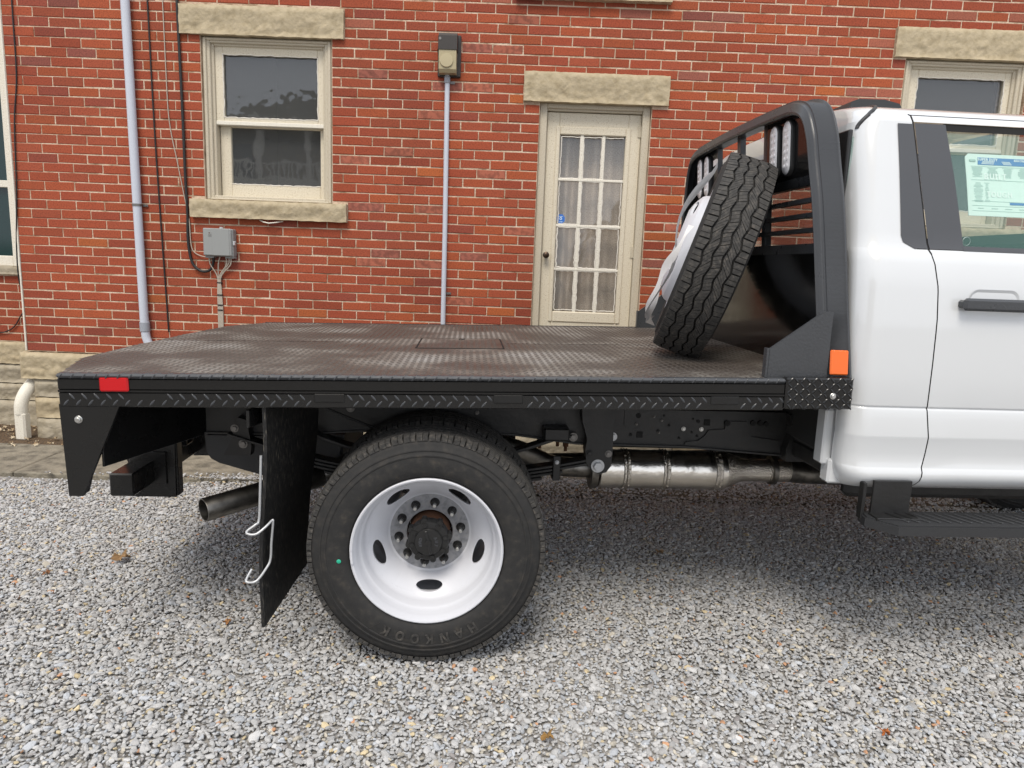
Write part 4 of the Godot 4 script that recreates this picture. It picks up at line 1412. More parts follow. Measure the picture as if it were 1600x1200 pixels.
func build_rack(root: Node3D):
	var rack := Node3D.new()
	put(rack, "headache_rack", root)
	rack.set_meta("label", "black headache rack with four oval work lamps behind the cab")
	var out := []
	for p in [Vector2(-0.015, 1.030), Vector2(-0.058, 1.30), Vector2(-0.105, 1.60), Vector2(-0.145, 1.76), Vector2(-0.176, 1.875), Vector2(-0.23, 1.958), Vector2(-0.32, 1.998), Vector2(-0.48, 2.010), Vector2(-0.95, 2.016)]: out.append(Vector3(0, p.y, p.x))
	for k in range(out.size() - 2, -1, -1): out.append(Vector3(0, out[k].y, -1.90 - out[k].z + 0.10 * clampf((out[k].y - 1.03) / 0.9, 0, 1)))
	var path := smooth_path(out, 8)
	var rows := []
	var sec := []                                        # rounded section: depth along x, thickness towards the inside
	for c in [[0.084, 0.010, 0.0], [0.010, 0.010, PI / 2], [0.010, 0.048, PI], [0.084, 0.048, PI * 1.5]]:
		var a0: float = c[2] - PI / 2
		var t0 := Vector2(-sin(a0), cos(a0))
		sec.append(Vector2(c[0] + 0.010 * cos(a0), c[1] + 0.010 * sin(a0)) - t0 * 0.0015)
		for j in 5:
			var a: float = a0 + PI / 2 * j / 4.0
			sec.append(Vector2(c[0] + 0.010 * cos(a), c[1] + 0.010 * sin(a)))
		sec.append(Vector2(c[0] + 0.010 * cos(a0 + PI / 2), c[1] + 0.010 * sin(a0 + PI / 2)) + t0.rotated(PI / 2) * 0.0015)
	sec.append(sec[0])
	for q in sec:
		var r := PackedVector3Array()
		for k in path.size():
			var d := (path[mini(k + 1, path.size() - 1)] - path[maxi(k - 1, 0)]).normalized()
			var inn := Vector3(0, -d.z, d.y)
			if inn.dot(Vector3(0, 1.3, -0.95) - path[k]) < 0: inn = -inn
			var p: Vector3 = path[k] + inn * q.y
			p.x = rack_x(path[k].y) + q.x
			r.append(p)
		rows.append(r)
	var st := mb()
	sheet(st, rows, 1)
	obj("frame", st, M.black_satin, rack)
	var face := func(y: float) -> float: return rack_x(y) + 0.042
	var panel := func(called: String, pts: Array, th: float, m: Material, par: Node) -> MeshInstance3D:
		var s := mb()
		# polygon (z, y) laid on the leaning plane of the rack
		var lean := atan2(-0.066, 0.9)
		prism(s, pts, 0, th, Transform3D(Basis(Vector3(0, 0, -1), Vector3(0, 1, 0).rotated(Vector3.BACK, -lean), Vector3(1, 0, 0)), Vector3(face.call(0.0) + 0.0 if false else 1.318 + 0.066 * 1.05 / 0.9 + 0.042, 0, 0)))
		return obj(called, s, m, par)
	panel.call("lower_plate", [Vector2(0.05, 1.02), Vector2(1.85, 1.02), Vector2(1.79, 1.46), Vector2(0.11, 1.46)], 0.005, M.black_gloss, rack)
	panel.call("lamp_plate", [Vector2(0.14, 1.70), Vector2(0.205, 1.86), Vector2(0.26, 1.935), Vector2(0.36, 1.972), Vector2(0.66, 1.978), Vector2(0.66, 1.70)], 0.006, M.black_gloss, rack)
	panel.call("lamp_plate", [Vector2(1.76, 1.70), Vector2(1.695, 1.86), Vector2(1.64, 1.935), Vector2(1.54, 1.972), Vector2(1.24, 1.978), Vector2(1.24, 1.70)], 0.006, M.black_gloss, rack)
	for b in [[0.135, 1.765, 1.455, 1.495], [0.17, 1.73, 1.70, 1.735]]:
		panel.call("cross_bar", [Vector2(b[0], b[2]), Vector2(b[1], b[2]), Vector2(b[1], b[3]), Vector2(b[0], b[3])], 0.03, M.black_satin, rack)
	for y in [1.535, 1.588, 1.641]:
		panel.call("slat", [Vector2(0.15, y), Vector2(1.75, y), Vector2(1.75, y + 0.016), Vector2(0.15, y + 0.016)], 0.026, M.black_satin, rack)
	for z in [0.66, 0.95, 1.24]:
		panel.call("upright", [Vector2(z - 0.018, 1.48 if z < 0.7 or z > 1.2 else 1.72), Vector2(z + 0.018, 1.48 if z < 0.7 or z > 1.2 else 1.72), Vector2(z + 0.018, 1.975), Vector2(z - 0.018, 1.975)], 0.025, M.black_satin, rack)
	# oval lamps
	for z in [-0.435, -0.550, -1.345, -1.450]:
		var y := 1.845
		var at := Transform3D(Basis(Vector3(0, 0, -1), Vector3(0, 1, 0).rotated(Vector3.BACK, 0.073), Vector3(-1, 0, 0)), Vector3(rack_x(y) + 0.040, y, z))
		at.basis.x = at.basis.y.cross(at.basis.z)
		var lamp := Node3D.new()
		put(lamp, "work_lamp", rack)
		lamp.transform = at
		st = mb()
		oval(st, [Vector2(1.0, -0.002), Vector2(1.0, 0.008), Vector2(0.88, 0.013), Vector2(0.84, 0.011)], 0.040, 0.062)
		obj("grommet", st, M.plastic, lamp)
		st = mb()
		oval(st, [Vector2(0.86, 0.010), Vector2(0.80, 0.0135), Vector2(0.0, 0.0145)], 0.040, 0.062)
		for j in 6:
			for i in 2:
				lathe(st, [Vector2(0.0085, 0.0), Vector2(0.0065, 0.0025), Vector2(0.0, 0.0035)], 12, T(Vector3(-0.0115 + 0.023 * i, -0.065 + 0.026 * j, 0.0138)))
		obj("lens", st, M.lens, lamp)
	# gussets
	for z in [-0.030, -1.880]:
		st = mb()
		prism(st, [Vector2(1.118, 1.036), Vector2(1.118, 1.134), Vector2(1.290, 1.262), Vector2(1.322, 1.262), Vector2(1.322, 1.040)], z, z + 0.010)
		box(st, Vector3(1.1135, 1.086, z - 0.004), Vector3(0.008, 0.098, 0.028), 0.001)
		obj("gusset", st, M.black_satin, rack)
	st = mb()
	box(st, Vector3(1.3575, 1.0945, -0.016), Vector3(0.063, 0.083, 0.008), 0.0035, Basis(Vector3.RIGHT, -0.15))
	obj("amber_reflector", st, M.orange, rack)

func oval(st: SurfaceTool, prof: Array, r: float, straight: float):   # like lathe, round a stadium: prof (scale of r, z)
	st.set_smooth_group(1)
	var n := 32
	var P := func(k: int, q: Vector2) -> Vector3:
		var t := TAU * (k + 0.5) / n
		return Vector3(q.x * r * cos(t), q.x * r * sin(t) + (straight if sin(t) > 0 else -straight), q.y)
	for j in prof.size() - 1:
		for k in n: quad(st, P.call(k, prof[j]), P.call(k + 1, prof[j]), P.call(k + 1, prof[j + 1]), P.call(k, prof[j + 1]))
	st.set_smooth_group(-1)

# ---- cab
var ZC := [Vector2(0.655, -0.05), Vector2(0.665, -0.028), Vector2(0.680, -0.006), Vector2(0.695, 0.007), Vector2(0.712, 0.012), Vector2(0.726, 0.011), Vector2(0.738, 0.004), Vector2(0.742, 0.0015), Vector2(0.842, 0.0095), Vector2(0.848, 0.011), Vector2(0.854, 0.0112), Vector2(0.940, 0.0015), Vector2(0.945, 0.0), Vector2(0.9475, -0.003), Vector2(0.950, -0.003), Vector2(0.9525, 0.0), Vector2(0.957, 0.001), Vector2(1.1, 0.001), Vector2(1.25, -0.003), Vector2(1.36, -0.011), Vector2(1.43, -0.023), Vector2(1.462, -0.036), Vector2(1.478, -0.05), Vector2(1.5, -0.061), Vector2(1.6, -0.085), Vector2(1.75, -0.123), Vector2(1.88, -0.160), Vector2(1.905, -0.167), Vector2(1.925, -0.178), Vector2(1.932, -0.192), Vector2(1.945, -0.205), Vector2(1.96, -0.235), Vector2(1.975, -0.29), Vector2(1.988, -0.38), Vector2(1.997, -0.55), Vector2(2.002, -0.75), Vector2(2.003, -0.95)]
var CUT := [Vector2(0.655, 1.665), Vector2(0.70, 1.679), Vector2(0.83, 1.688), Vector2(0.95, 1.674), Vector2(1.2, 1.671), Vector2(1.31, 1.668), Vector2(1.40, 1.657), Vector2(1.458, 1.643), Vector2(1.478, 1.638), Vector2(1.70, 1.616), Vector2(1.905, 1.601), Vector2(1.932, 1.597)]
var GLASSX := [Vector2(1.478, 1.764), Vector2(1.69, 1.741), Vector2(1.905, 1.714)]

func zc(y: float) -> float: return lerp_table(ZC, y)
func x0(y: float) -> float: return 1.402 + 0.055 * pow(clampf((y - 1.80) / 0.2, 0, 1), 2.0) + 0.03 * pow(clampf((0.78 - y) / 0.12, 0, 1), 2.0)
func cabp(x: float, y: float, off := 0.0) -> Vector3:
	var r := 0.085
	var d := clampf(x0(y) + r - x, 0.0, r)
	return Vector3(x, y, zc(y) - (r - sqrt(maxf(r * r - d * d, 0.0))) + off)

func rows_between(ya: float, yb: float, n: int) -> Array:
	var ys := []
	for p in ZC:
		if p.x > ya + 1e-4 and p.x < yb - 1e-4: ys.append(p.x)
	for k in n + 1: ys.append(lerpf(ya, yb, float(k) / n))
	ys.sort()
	var out := [ys[0]]
	for y in ys:
		if y - out[-1] > 0.0015: out.append(y)
	out[-1] = yb
	return out

func cab_patch(ya: float, yb: float, n: int, xl: Callable, xr: Callable, cols: int, off := 0.0, mirror := false, power := 1.0) -> SurfaceTool:
	var rows := []
	for y in rows_between(ya, yb, n):
		var r := PackedVector3Array()
		for i in cols + 1:
			var f := pow(float(i) / cols, power)
			var p := cabp(lerpf(xl.call(y), xr.call(y), f), y, off)
			if mirror: p.z = -1.90 - p.z
			r.append(p)
		if mirror: r.reverse()
		rows.append(r)
	var st := mb()
	sheet(st, rows, 1)
	return st

func seam(parent: Node, called: String, pts: Array, r: float, m: Material):
	var st := mb()
	var v := PackedVector3Array()
	for p in pts: v.append(p)
	tube(st, v, r, 6)
	obj(called, st, m, parent)

func build_cab(root: Node3D):
	var cut := func(y: float) -> float: return lerp_table(CUT, y)
	var gx := func(y: float) -> float: return lerp_table(GLASSX, y)
	var front := func(y: float) -> float: return 2.70 - 0.0 * y
	var glass_front := func(y: float) -> float: return lerpf(2.66, 2.30, clampf((y - 1.478) / 0.42, 0, 1))
	for mir in [false, true]:
		obj("cab_side", cab_patch(0.655, 1.478, 6, x0, func(y): return cut.call(y) - 0.0022, 26, 0, mir, 1.6), M.paint, root)
		obj("cab_pillar", cab_patch(1.478, 1.905, 8, x0, func(_y): return 1.598, 18, 0, mir, 1.6), M.paint, root)
		obj("cab_roof", cab_patch(1.905, 2.003, 2, x0, func(_y): return 2.32, 30, 0, mir, 2.0), M.paint, root)
		var door := obj("cab_door", cab_patch(0.655, 1.478, 6, func(y): return cut.call(y) + 0.0022, front, 8, 0, mir), M.paint, root)
		if not mir: door.set_meta("label", "white passenger door with a black handle and tinted window")
		obj("quarter_trim", quarter_trim(mir), M.trim, root)
		obj("pillar_trim", cab_patch(1.480, 1.900, 6, func(y): return cut.call(y) + 0.004, gx, 4, 0.0025, mir), M.trim, door)
		obj("belt_trim", cab_patch(1.4785, 1.494, 1, func(y): return gx.call(y) - 0.004, func(_y): return 2.66, 3, 0.003, mir), M.trim, door)
		obj("window_channel", cab_patch(1.879, 1.904, 1, func(y): return gx.call(y) - 0.004, glass_front, 3, -0.004, mir), M.gap, door)
		var gl := obj("door_glass", cab_patch(1.490, 1.884, 3, gx, glass_front, 5, -0.010, mir), M.tint, door)
		var ap := mb()
		var rows := []
		for y in rows_between(1.478, 1.905, 4):
			var a := cabp(glass_front.call(y), y)
			var b := cabp(glass_front.call(y) + 0.10, y, -0.03)
			if mir:
				a.z = -1.9 - a.z
				b.z = -1.9 - b.z
			rows.append(PackedVector3Array([b, a] if mir else [a, b]))
		sheet(ap, rows)
		obj("windscreen_pillar", ap, M.paint, root)
		# dark reveal behind the seam, nose and front wheel house, all beyond the frame of the photograph
		obj("fender", cab_patch(0.72, 1.462, 4, func(_y): return 2.706, func(y): return 3.12 - 0.16 * clampf((1.0 - y) / 0.3, 0, 1), 6, 0, mir), M.paint, root)
		obj("fender_front", cab_patch(0.72, 1.462, 4, func(y): return 3.86 + 0.16 * clampf((1.0 - y) / 0.3, 0, 1), func(_y): return 4.2, 6, 0, mir), M.paint, root)
		obj("fender_top", cab_patch(1.05, 1.462, 3, func(_y): return 3.12, func(_y): return 3.86, 6, 0, mir), M.paint, root)
		if mir: continue
		# visible seams of the near side
		var pts := []
		for y in rows_between(0.66, 1.462, 20): pts.append(cabp(cut.call(y), y, -0.004))
		seam(door, "door_seam", pts, 0.0035, M.gap)
		pts = []
		for y in rows_between(1.462, 1.932, 10): pts.append(cabp(cut.call(y), y, -0.001))
		seam(door, "door_seam", pts, 0.0032, M.gap)
		pts = []
		for k in 20: pts.append(cabp(lerpf(1.60, 2.32, k / 19.0), 1.929, -0.001))
		seam(root, "roof_gutter", pts, 0.0026, M.gap)
		# handle
		var st := mb()
		box(st, cabp(1.86, 1.304, 0.030), Vector3(0.25, 0.041, 0.020), 0.008)
		box(st, cabp(1.752, 1.304, 0.012), Vector3(0.03, 0.026, 0.034), 0.006)
		box(st, cabp(1.965, 1.304, 0.012), Vector3(0.03, 0.026, 0.034), 0.006)
		obj("door_handle", st, M.black_satin, door)
		st = mb()
		for k in 1:
			oval(st, [Vector2(1.0, 0.0012), Vector2(0.9, 0.0), Vector2(0.6, -0.004), Vector2(0.0, -0.006)], 0.032, 0.055)
		obj("handle_recess", st, M.paint, door, Transform3D(Basis(Vector3.BACK, PI / 2), cabp(1.86, 1.322, 0.0012)))
		build_window_sticker(door)
	# dark structure behind the skin, floor and dashboard
	var st := mb()
	box(st, Vector3(2.05, 1.09, -0.95), Vector3(1.28, 0.72, 1.66), 0.02)
	box(st, Vector3(2.05, 1.468, -0.16), Vector3(1.24, 0.05, 0.10), 0.015)
	obj("interior", st, M.dark, root)
	st = mb()
	box(st, Vector3(2.4, 1.5, -0.95), Vector3(0.35, 0.14, 1.5), 0.04)
	obj("dashboard", st, M.dark, root)
	st = mb()
	for z in [-0.5, -1.4]:
		box(st, Vector3(2.2, 1.5, z), Vector3(0.14, 0.3, 0.44), 0.05, Basis(Vector3.BACK, 0.2))
		box(st, Vector3(2.15, 1.74, z), Vector3(0.09, 0.16, 0.24), 0.04, Basis(Vector3.BACK, 0.2))
	st = mb()
	tube(st, PackedVector3Array([Vector3(1.72, 1.72, -0.16), Vector3(1.80, 1.55, -0.17), Vector3(1.87, 1.48, -0.18)]), 0.008, 6)
	obj("seat_belt", st, M.dark, root)
	# back wall with its window
	var zn := func(y: float) -> float: return zc(y) - 0.085
	st = mb()
	for seg in [[0.955, 1.46, 0.0, 1.0], [1.84, 1.997, 0.0, 1.0], [1.46, 1.84, 0.0, 0.02], [1.46, 1.84, 0.98, 1.0]]:
		var rows := []
		for y in rows_between(seg[0], seg[1], 4):
			var a: float = zn.call(y)
			var r := PackedVector3Array()
			for i in 13:
				var f: float = lerpf(1.0 - seg[2], 1.0 - seg[3], i / 12.0)
				r.append(Vector3(x0(y), y, lerpf(a, -1.90 - a, f)))
			rows.append(r)
		sheet(st, rows)
	obj("cab_back", st, M.paint, root)
	st = mb()
	box(st, Vector3(1.406, 1.65, -0.95), Vector3(0.006, 0.40, 1.54))
	obj("rear_glass", st, M.tint, root)
	st = mb()
	var rw := func(z: float) -> float: return z
	ring(st, 0.185, 1.715, 1.43, 1.875, 0.09, 0.09, 0.05, 0.05, -0.004, 0.012, 0.004)
	obj("rear_glass_seal", st, M.plastic, root, Transform3D(Basis(Vector3(0, 0, -1), Vector3.UP, Vector3(-1, 0, 0)).orthonormalized() if false else Basis(Vector3(0, 0, -1), Vector3.UP, Vector3(1, 0, 0)), Vector3(1.396, 0, 0)))
	st = mb()
	box(st, Vector3(1.425, 0.82, -0.125), Vector3(0.10, 0.20, 0.06), 0.006)
	box(st, Vector3(1.445, 0.70, -0.105), Vector3(0.10, 0.09, 0.06), 0.008)
	obj("body_flange", st, M.paint, root)
	# black rubber drip strip along the rear roof edge
	var pts := []
	for k in 18:
		var y := lerpf(1.880, 1.989, k / 17.0)
		var p := cabp(lerpf(1.425, 1.55, pow(k / 17.0, 1.5)), y, 0.0)
		pts.append(p)
	seam(root, "drip_strip", pts, 0.0075, M.plastic)
	st = mb()
	prism(st, [Vector2(1.52, 2.0), Vector2(1.535, 2.03), Vector2(1.56, 2.04), Vector2(1.66, 2.042), Vector2(1.72, 2.03), Vector2(1.74, 2.0)], -0.62, -0.46)
	obj("roof_marker_lamp", st, M.plastic, root)
	# nose beyond the frame
	st = mb()
	var rows := []
	for z in [-0.10, -0.5, -0.95, -1.4, -1.80]:
		var h := 1.47 + 0.06 * (1.0 - pow(absf(z + 0.95) / 0.85, 2.0))
		rows.append(PackedVector3Array([Vector3(2.75, h, z), Vector3(3.4, h - 0.02, z), Vector3(4.0, h - 0.06, z), Vector3(4.2, h - 0.16, z), Vector3(4.22, 0.75, z)]))
	sheet(st, rows)
	obj("bonnet", st, M.paint, root)
	st = mb()
	quad(st, Vector3(2.76, 1.47, -0.10), Vector3(2.76, 1.47, -1.80), Vector3(2.34, 1.985, -1.62), Vector3(2.34, 1.985, -0.28))
	obj("windscreen", st, M.tint, root)
	# running board
	st = mb()
	prism(st, [Vector2(1.485, -0.01), Vector2(1.475, 0.05), Vector2(1.54, 0.138), Vector2(2.75, 0.138), Vector2(2.75, -0.02)], -0.03, 0.0, T(Vector3(0, 0.546, 0), Basis(Vector3.RIGHT, PI / 2)))
	prism(st, [Vector2(1.491, -0.005), Vector2(1.482, 0.048), Vector2(1.544, 0.131), Vector2(2.74, 0.131), Vector2(2.74, -0.015)], -0.0345, -0.028, T(Vector3(0, 0.546, 0), Basis(Vector3.RIGHT, PI / 2)))
	var board := obj("running_board", st, M.plastic, root)
	st = mb()
	for k in 32:
		var x := 1.575 + k * 0.0365
		box(st, Vector3(x, 0.582, 0.062), Vector3(0.010, 0.007, 0.094), 0.002, Basis(Vector3.UP, 0.45))
	tag(obj("step_ribs", st, M.plastic, board), "", "", "", "stuff")
	st = mb()
	box(st, Vector3(1.575, 0.635, 0.02), Vector3(0.135, 0.13, 0.012), 0.002)
	box(st, Vector3(1.575, 0.5795, 0.05), Vector3(0.15, 0.012, 0.06), 0.002)
	obj("step_bracket", st, M.chassis, board)
	st = mb()
	box(st, Vector3(1.482, 0.625, 0.005), Vector3(0.012, 0.13, 0.03), 0.002)
	obj("step_bracket", st, M.chassis, board)
	st = mb()
	box(st, Vector3(2.5, 0.635, 0.02), Vector3(0.14, 0.10, 0.012), 0.002)
	obj("step_bracket", st, M.chassis, board)
	# sill and front wheels
	st = mb()
	box(st, Vector3(2.05, 0.70, -0.95), Vector3(1.26, 0.07, 1.72), 0.01)
	obj("cab_floor", st, M.chassis, root)
	st = mb()
	box(st, Vector3(2.5, 0.585, -0.42), Vector3(1.7, 0.17, 0.06), 0.02)
	obj("under_tray", st, M.chassis, root)
	for z in [-0.06, -1.84]:
		var w := Node3D.new()
		put(w, "front_wheel", root)
		w.transform = Transform3D(Basis(Vector3.UP, 0.0 if z > -1 else PI), Vector3(3.49, 0.4105, z))
		inst("tyre", tyre_mesh, M.rubber, w)
		tag(inst("tread", tread_mesh, M.rubber_tread, w), "", "", "", "stuff")
		st = mb()
		lathe(st, [Vector2(0.258, -0.19), Vector2(0.259, -0.008), Vector2(0.245, -0.02), Vector2(0.22, -0.03), Vector2(0.16, 0.03), Vector2(0.0, 0.04)], 48)
		obj("rim", st, M.rim, w)

func quarter_trim(mir: bool) -> SurfaceTool:
	var left := func(y: float) -> float:
		var d := clampf((1.525 - y) / 0.045, 0.0, 1.0)
		return 1.548 - 0.002 + 0.045 * (1.0 - sqrt(1.0 - d * d * 0.999))
	return cab_patch(1.480, 1.897, 10, left, func(y): return lerp_table(CUT, y) - 0.003, 4, 0.0030, mir)

func build_window_sticker(door: Node3D):
	var y0 := 1.597
	var y1 := 1.812
	var xl := 1.797
	var s := Node3D.new()
	put(s, "window_sticker", door)
	s.set_meta("label", "pale green price sheet with blue header inside the door window")
	# the sheet's own frame: x right, y up, lying just inside the glass
	var p0 := cabp(1.8, 1.60, -0.024)
	var p1 := cabp(1.8, 1.81, -0.024)
	var up := (p1 - p0).normalized()
	s.transform = Transform3D(Basis(Vector3.RIGHT, up, Vector3.RIGHT.cross(up)), Vector3(xl, p0.y, p0.z))
	var H := 0.218
	var st := mb()
	prism(st, [Vector2(0.006, 0), Vector2(0.36, 0.0), Vector2(0.36, H), Vector2(0.012, H), Vector2(0.0, H - 0.012), Vector2(0.004, 0.11)], -0.002, 0.0)
	obj("sheet", st, M.print, s)
	st = mb()
	box(st, Vector3(0.195, H - 0.0255, 0.0008), Vector3(0.30, 0.025, 0.0012))
	box(st, Vector3(0.20, 0.046, 0.0008), Vector3(0.09, 0.008, 0.0012))
	obj("header", st, M.print_blue, s)
	st = mb()
	oval(st, [Vector2(1.0, 0.0006), Vector2(0.9, 0.0016), Vector2(0.0, 0.0017)], 0.0052, 0.007)
	obj("maker_oval", st, M.print_gray, s, Transform3D(Basis(Vector3.BACK, PI / 2), Vector3(0.026, H - 0.0245, 0)))
	st = mb()
	text3d(st, "SUPER DUTY", 0.0088, 0.0006, T(Vector3(0.080, H - 0.0195, 0.0018)))
	text3d(st, "4X4 CHASSIS", 0.0075, 0.0006, T(Vector3(0.205, H - 0.0195, 0.0018)))
	for k in 3:
		box(st, Vector3(0.083 - 0.002 * k, H - 0.026 - 0.0042 * k, 0.0018), Vector3(0.044, 0.0018, 0.0006))
		box(st, Vector3(0.145 + 0.003 * k, H - 0.026 - 0.0042 * k, 0.0018), Vector3(0.03, 0.0018, 0.0006))
	obj("header_print", st, M.print_light, s)
	st = mb()
	var r := RandomNumberGenerator.new()
	r.seed = 6
	for col in 6:
		for k in 10: box(st, Vector3(0.020 + col * 0.055 + 0.022, H - 0.048 - 0.0036 * k, 0.0006), Vector3(0.040 * r.randf_range(0.5, 1.0), 0.0012, 0.0008))
	for k in 16: box(st, Vector3(0.044, H - 0.102 - 0.0044 * k, 0.0006), Vector3(0.034 * r.randf_range(0.5, 1.0), 0.0013, 0.0008))
	for k in 14: box(st, Vector3(0.075, H - 0.102 - 0.005 * k, 0.0006), Vector3(0.02 * r.randf_range(0.3, 1.0), 0.0016, 0.0008))
	for k in 5: box(st, Vector3(0.16, [H - 0.044, H - 0.092, 0.052, 0.036, 0.018][k], 0.0006), Vector3(0.28, 0.0010, 0.0008))
	for k in 6: box(st, Vector3(0.05 + 0.05 * k, 0.027, 0.0006), Vector3(0.028 * r.randf_range(0.5, 1.0), 0.0022, 0.0008))
	obj("fine_print", st, M.print_gray, s)
	st = mb()
	text3d(st, "BUILT", 0.021, 0.0006, T(Vector3(0.105, H - 0.079, 0.0012)))
	text3d(st, "TOUGH", 0.019, 0.0006, T(Vector3(0.118, H - 0.142, 0.0012)))
	obj("ghost_print", st, M.print_light, s)
	st = mb()
	lathe(st, [Vector2(0.0125, 0.0), Vector2(0.0135, 0.002), Vector2(0.015, 0.0)], 24, T(cabp(1.79, 1.512, -0.02)))
	obj("lock_ring", st, M.galv, door)

# ---- everything below the bed
func plate(parent: Node, called: String, pts: Array, z0: float, z1: float, m: Material) -> MeshInstance3D:
	var st := mb()
	prism(st, pts, z0, z1)
	return obj(called, st, m, parent)

func build_chassis(root: Node3D):
	var st: SurfaceTool
	for z in [-0.49, -1.41]:
		var rail := Node3D.new()
		put(rail, "frame_rail", root)
		plate(rail, "web", [Vector2(-0.98, 0.70), Vector2(-0.55, 0.70), Vector2(-0.3, 0.72), Vector2(0.3, 0.72), Vector2(0.56, 0.688), Vector2(1.0, 0.684), Vector2(1.42, 0.655), Vector2(2.6, 0.60), Vector2(2.6, 0.78), Vector2(1.42, 0.83), Vector2(-0.98, 0.822)], z - 0.03, z + 0.03, M.chassis)
		plate(rail, "lower_flange", [Vector2(-0.98, 0.694), Vector2(-0.55, 0.694), Vector2(-0.3, 0.714), Vector2(0.3, 0.714), Vector2(0.56, 0.682), Vector2(1.0, 0.678), Vector2(1.42, 0.649), Vector2(1.42, 0.656), Vector2(1.0, 0.685), Vector2(0.56, 0.689), Vector2(0.3, 0.721), Vector2(-0.3, 0.721), Vector2(-0.55, 0.701), Vector2(-0.98, 0.701)], z - 0.034, z + 0.042, M.chassis)
		if z < -1.0: continue
		var f: float = z + 0.0305
		plate(rail, "web_pressing", [Vector2(0.995, 0.690), Vector2(1.0, 0.702), Vector2(1.05, 0.708), Vector2(1.075, 0.728), Vector2(1.09, 0.752), Vector2(1.155, 0.757), Vector2(1.158, 0.79), Vector2(1.245, 0.79), Vector2(1.25, 0.745), Vector2(1.27, 0.728), Vector2(1.385, 0.715), Vector2(1.39, 0.668), Vector2(1.2, 0.684)], f - 0.02, f + 0.007, M.chassis)
		plate(rail, "web_pressing", [Vector2(0.745, 0.83), Vector2(0.746, 0.765), Vector2(0.76, 0.75), Vector2(0.87, 0.748), Vector2(0.90, 0.76), Vector2(0.905, 0.83)], f - 0.02, f + 0.003, M.chassis)
		plate(rail, "body_mount", [Vector2(1.40, 0.83), Vector2(1.415, 0.76), Vector2(1.395, 0.69), Vector2(1.40, 0.64), Vector2(1.60, 0.64), Vector2(1.60, 0.83)], f - 0.02, f + 0.05, M.chassis)
		st = mb()
		for h in [[0.801, 0.804, 0.011], [0.885, 0.744, 0.006], [0.775, 0.725, 0.006], [1.046, 0.786, 0.007], [1.024, 0.796, 0.004], [1.023, 0.741, 0.004], [0.973, 0.716, 0.005], [1.046, 0.726, 0.005], [0.928, 0.767, 0.005], [0.904, 0.807, 0.005], [1.164, 0.782, 0.012], [1.324, 0.782, 0.010], [1.27, 0.785, 0.011], [1.30, 0.785, 0.011]]:
			cyl(st, Vector3(h[0], h[1], f + 0.0005), Vector3(h[0], h[1], f + (0.0078 if h[0] > 1.1 else 0.0036)), h[2], 16)
		for h in [[0.812, 0.726], [1.082, 0.782]]: box(st, Vector3(h[0], h[1], f + 0.002), Vector3(0.024, 0.024, 0.0036), 0.001)
		obj("web_hole", st, M.gap, rail)
		for h in [[0.795, 0.77], [0.864, 0.802], [0.896, 0.787], [0.888, 0.738]]: bolt(rail, Vector3(h[0], h[1], f + 0.003), 0.004, M.bolt_dull)
		for h in [[0.988, 0.754], [1.061, 0.754]]: bolt(rail, Vector3(h[0], h[1], f), 0.0065, M.zinc, Transform3D.IDENTITY, 12, 0.006)
		bolt(rail, Vector3(0.542, 0.715, f + 0.02), 0.0125, M.bolt_dull)
		bolt(rail, Vector3(0.703, 0.716, f + 0.003), 0.0125, M.galv)
		bolt(rail, Vector3(0.16, 0.80, f), 0.006, M.bolt_dull)
		bolt(rail, Vector3(-0.33, 0.806, f), 0.011, M.bolt_dull)
	for x in [-0.85, 0.35, 1.1]:
		st = mb()
		box(st, Vector3(x, 0.76, -0.95), Vector3(0.08, 0.10, 0.88), 0.01)
		obj("cross_member", st, M.chassis, root)
	# front spring hanger
	var hg := plate(root, "spring_hanger", [Vector2(0.560, 0.90), Vector2(0.568, 0.79), Vector2(0.590, 0.72), Vector2(0.585, 0.672), Vector2(0.592, 0.622), Vector2(0.616, 0.590), Vector2(0.645, 0.578), Vector2(0.672, 0.586), Vector2(0.690, 0.612), Vector2(0.693, 0.672), Vector2(0.690, 0.90)], -0.455, -0.395, M.chassis)
	bolt(hg, Vector3(0.637, 0.612, -0.395), 0.0185, M.galv, Transform3D.IDENTITY, 6, 0.018)
	bolt(hg, Vector3(0.602, 0.662, -0.395), 0.010, M.chassis)
	bolt(hg, Vector3(0.677, 0.662, -0.395), 0.010, M.bolt_dull)
	# leaf springs
	for z in [-0.43, -1.47]:
		var sp := Node3D.new()
		put(sp, "leaf_spring", root)
		var leaves := [[-0.78, 0.64, 0.66, 0.0], [-0.60, 0.60, 0.635, 0.014], [-0.50, 0.50, 0.610, 0.028], [-0.42, 0.42, 0.59, 0.042]]
		for lf in leaves:
			st = mb()
			var prev := Vector3.ZERO
			for k in 21:
				var x: float = lerpf(lf[0], lf[1], k / 20.0)
				var p := Vector3(x, 0.535 + 0.10 * pow(absf(x) / 0.7, 1.7) * (1.0 if x > 0 else 1.25) - lf[3] + 0.02, z)
				if k > 0:
					var d := p - prev
					box(st, (p + prev) * 0.5, Vector3(d.length() + 0.002, 0.0105, 0.062), 0.002, Basis(Vector3.BACK, atan2(d.y, d.x)))
				prev = p
			obj("leaf", st, M.chassis, sp)
		st = mb()
		var prev := Vector3.ZERO
		for k in 17:
			var x := lerpf(-0.48, 0.47, k / 16.0)
			var p := Vector3(x, 0.60 + 0.115 * pow(absf(x) / 0.47, 1.6), z)
			if k > 0:
				var d := p - prev
				box(st, (p + prev) * 0.5, Vector3(d.length() + 0.002, 0.012, 0.062), 0.002, Basis(Vector3.BACK, atan2(d.y, d.x)))
			prev = p
		obj("helper_leaf", st, M.chassis, sp)
		st = mb()
		box(st, Vector3(0.475, 0.60, z + 0.036), Vector3(0.030, 0.10, 0.010), 0.003)
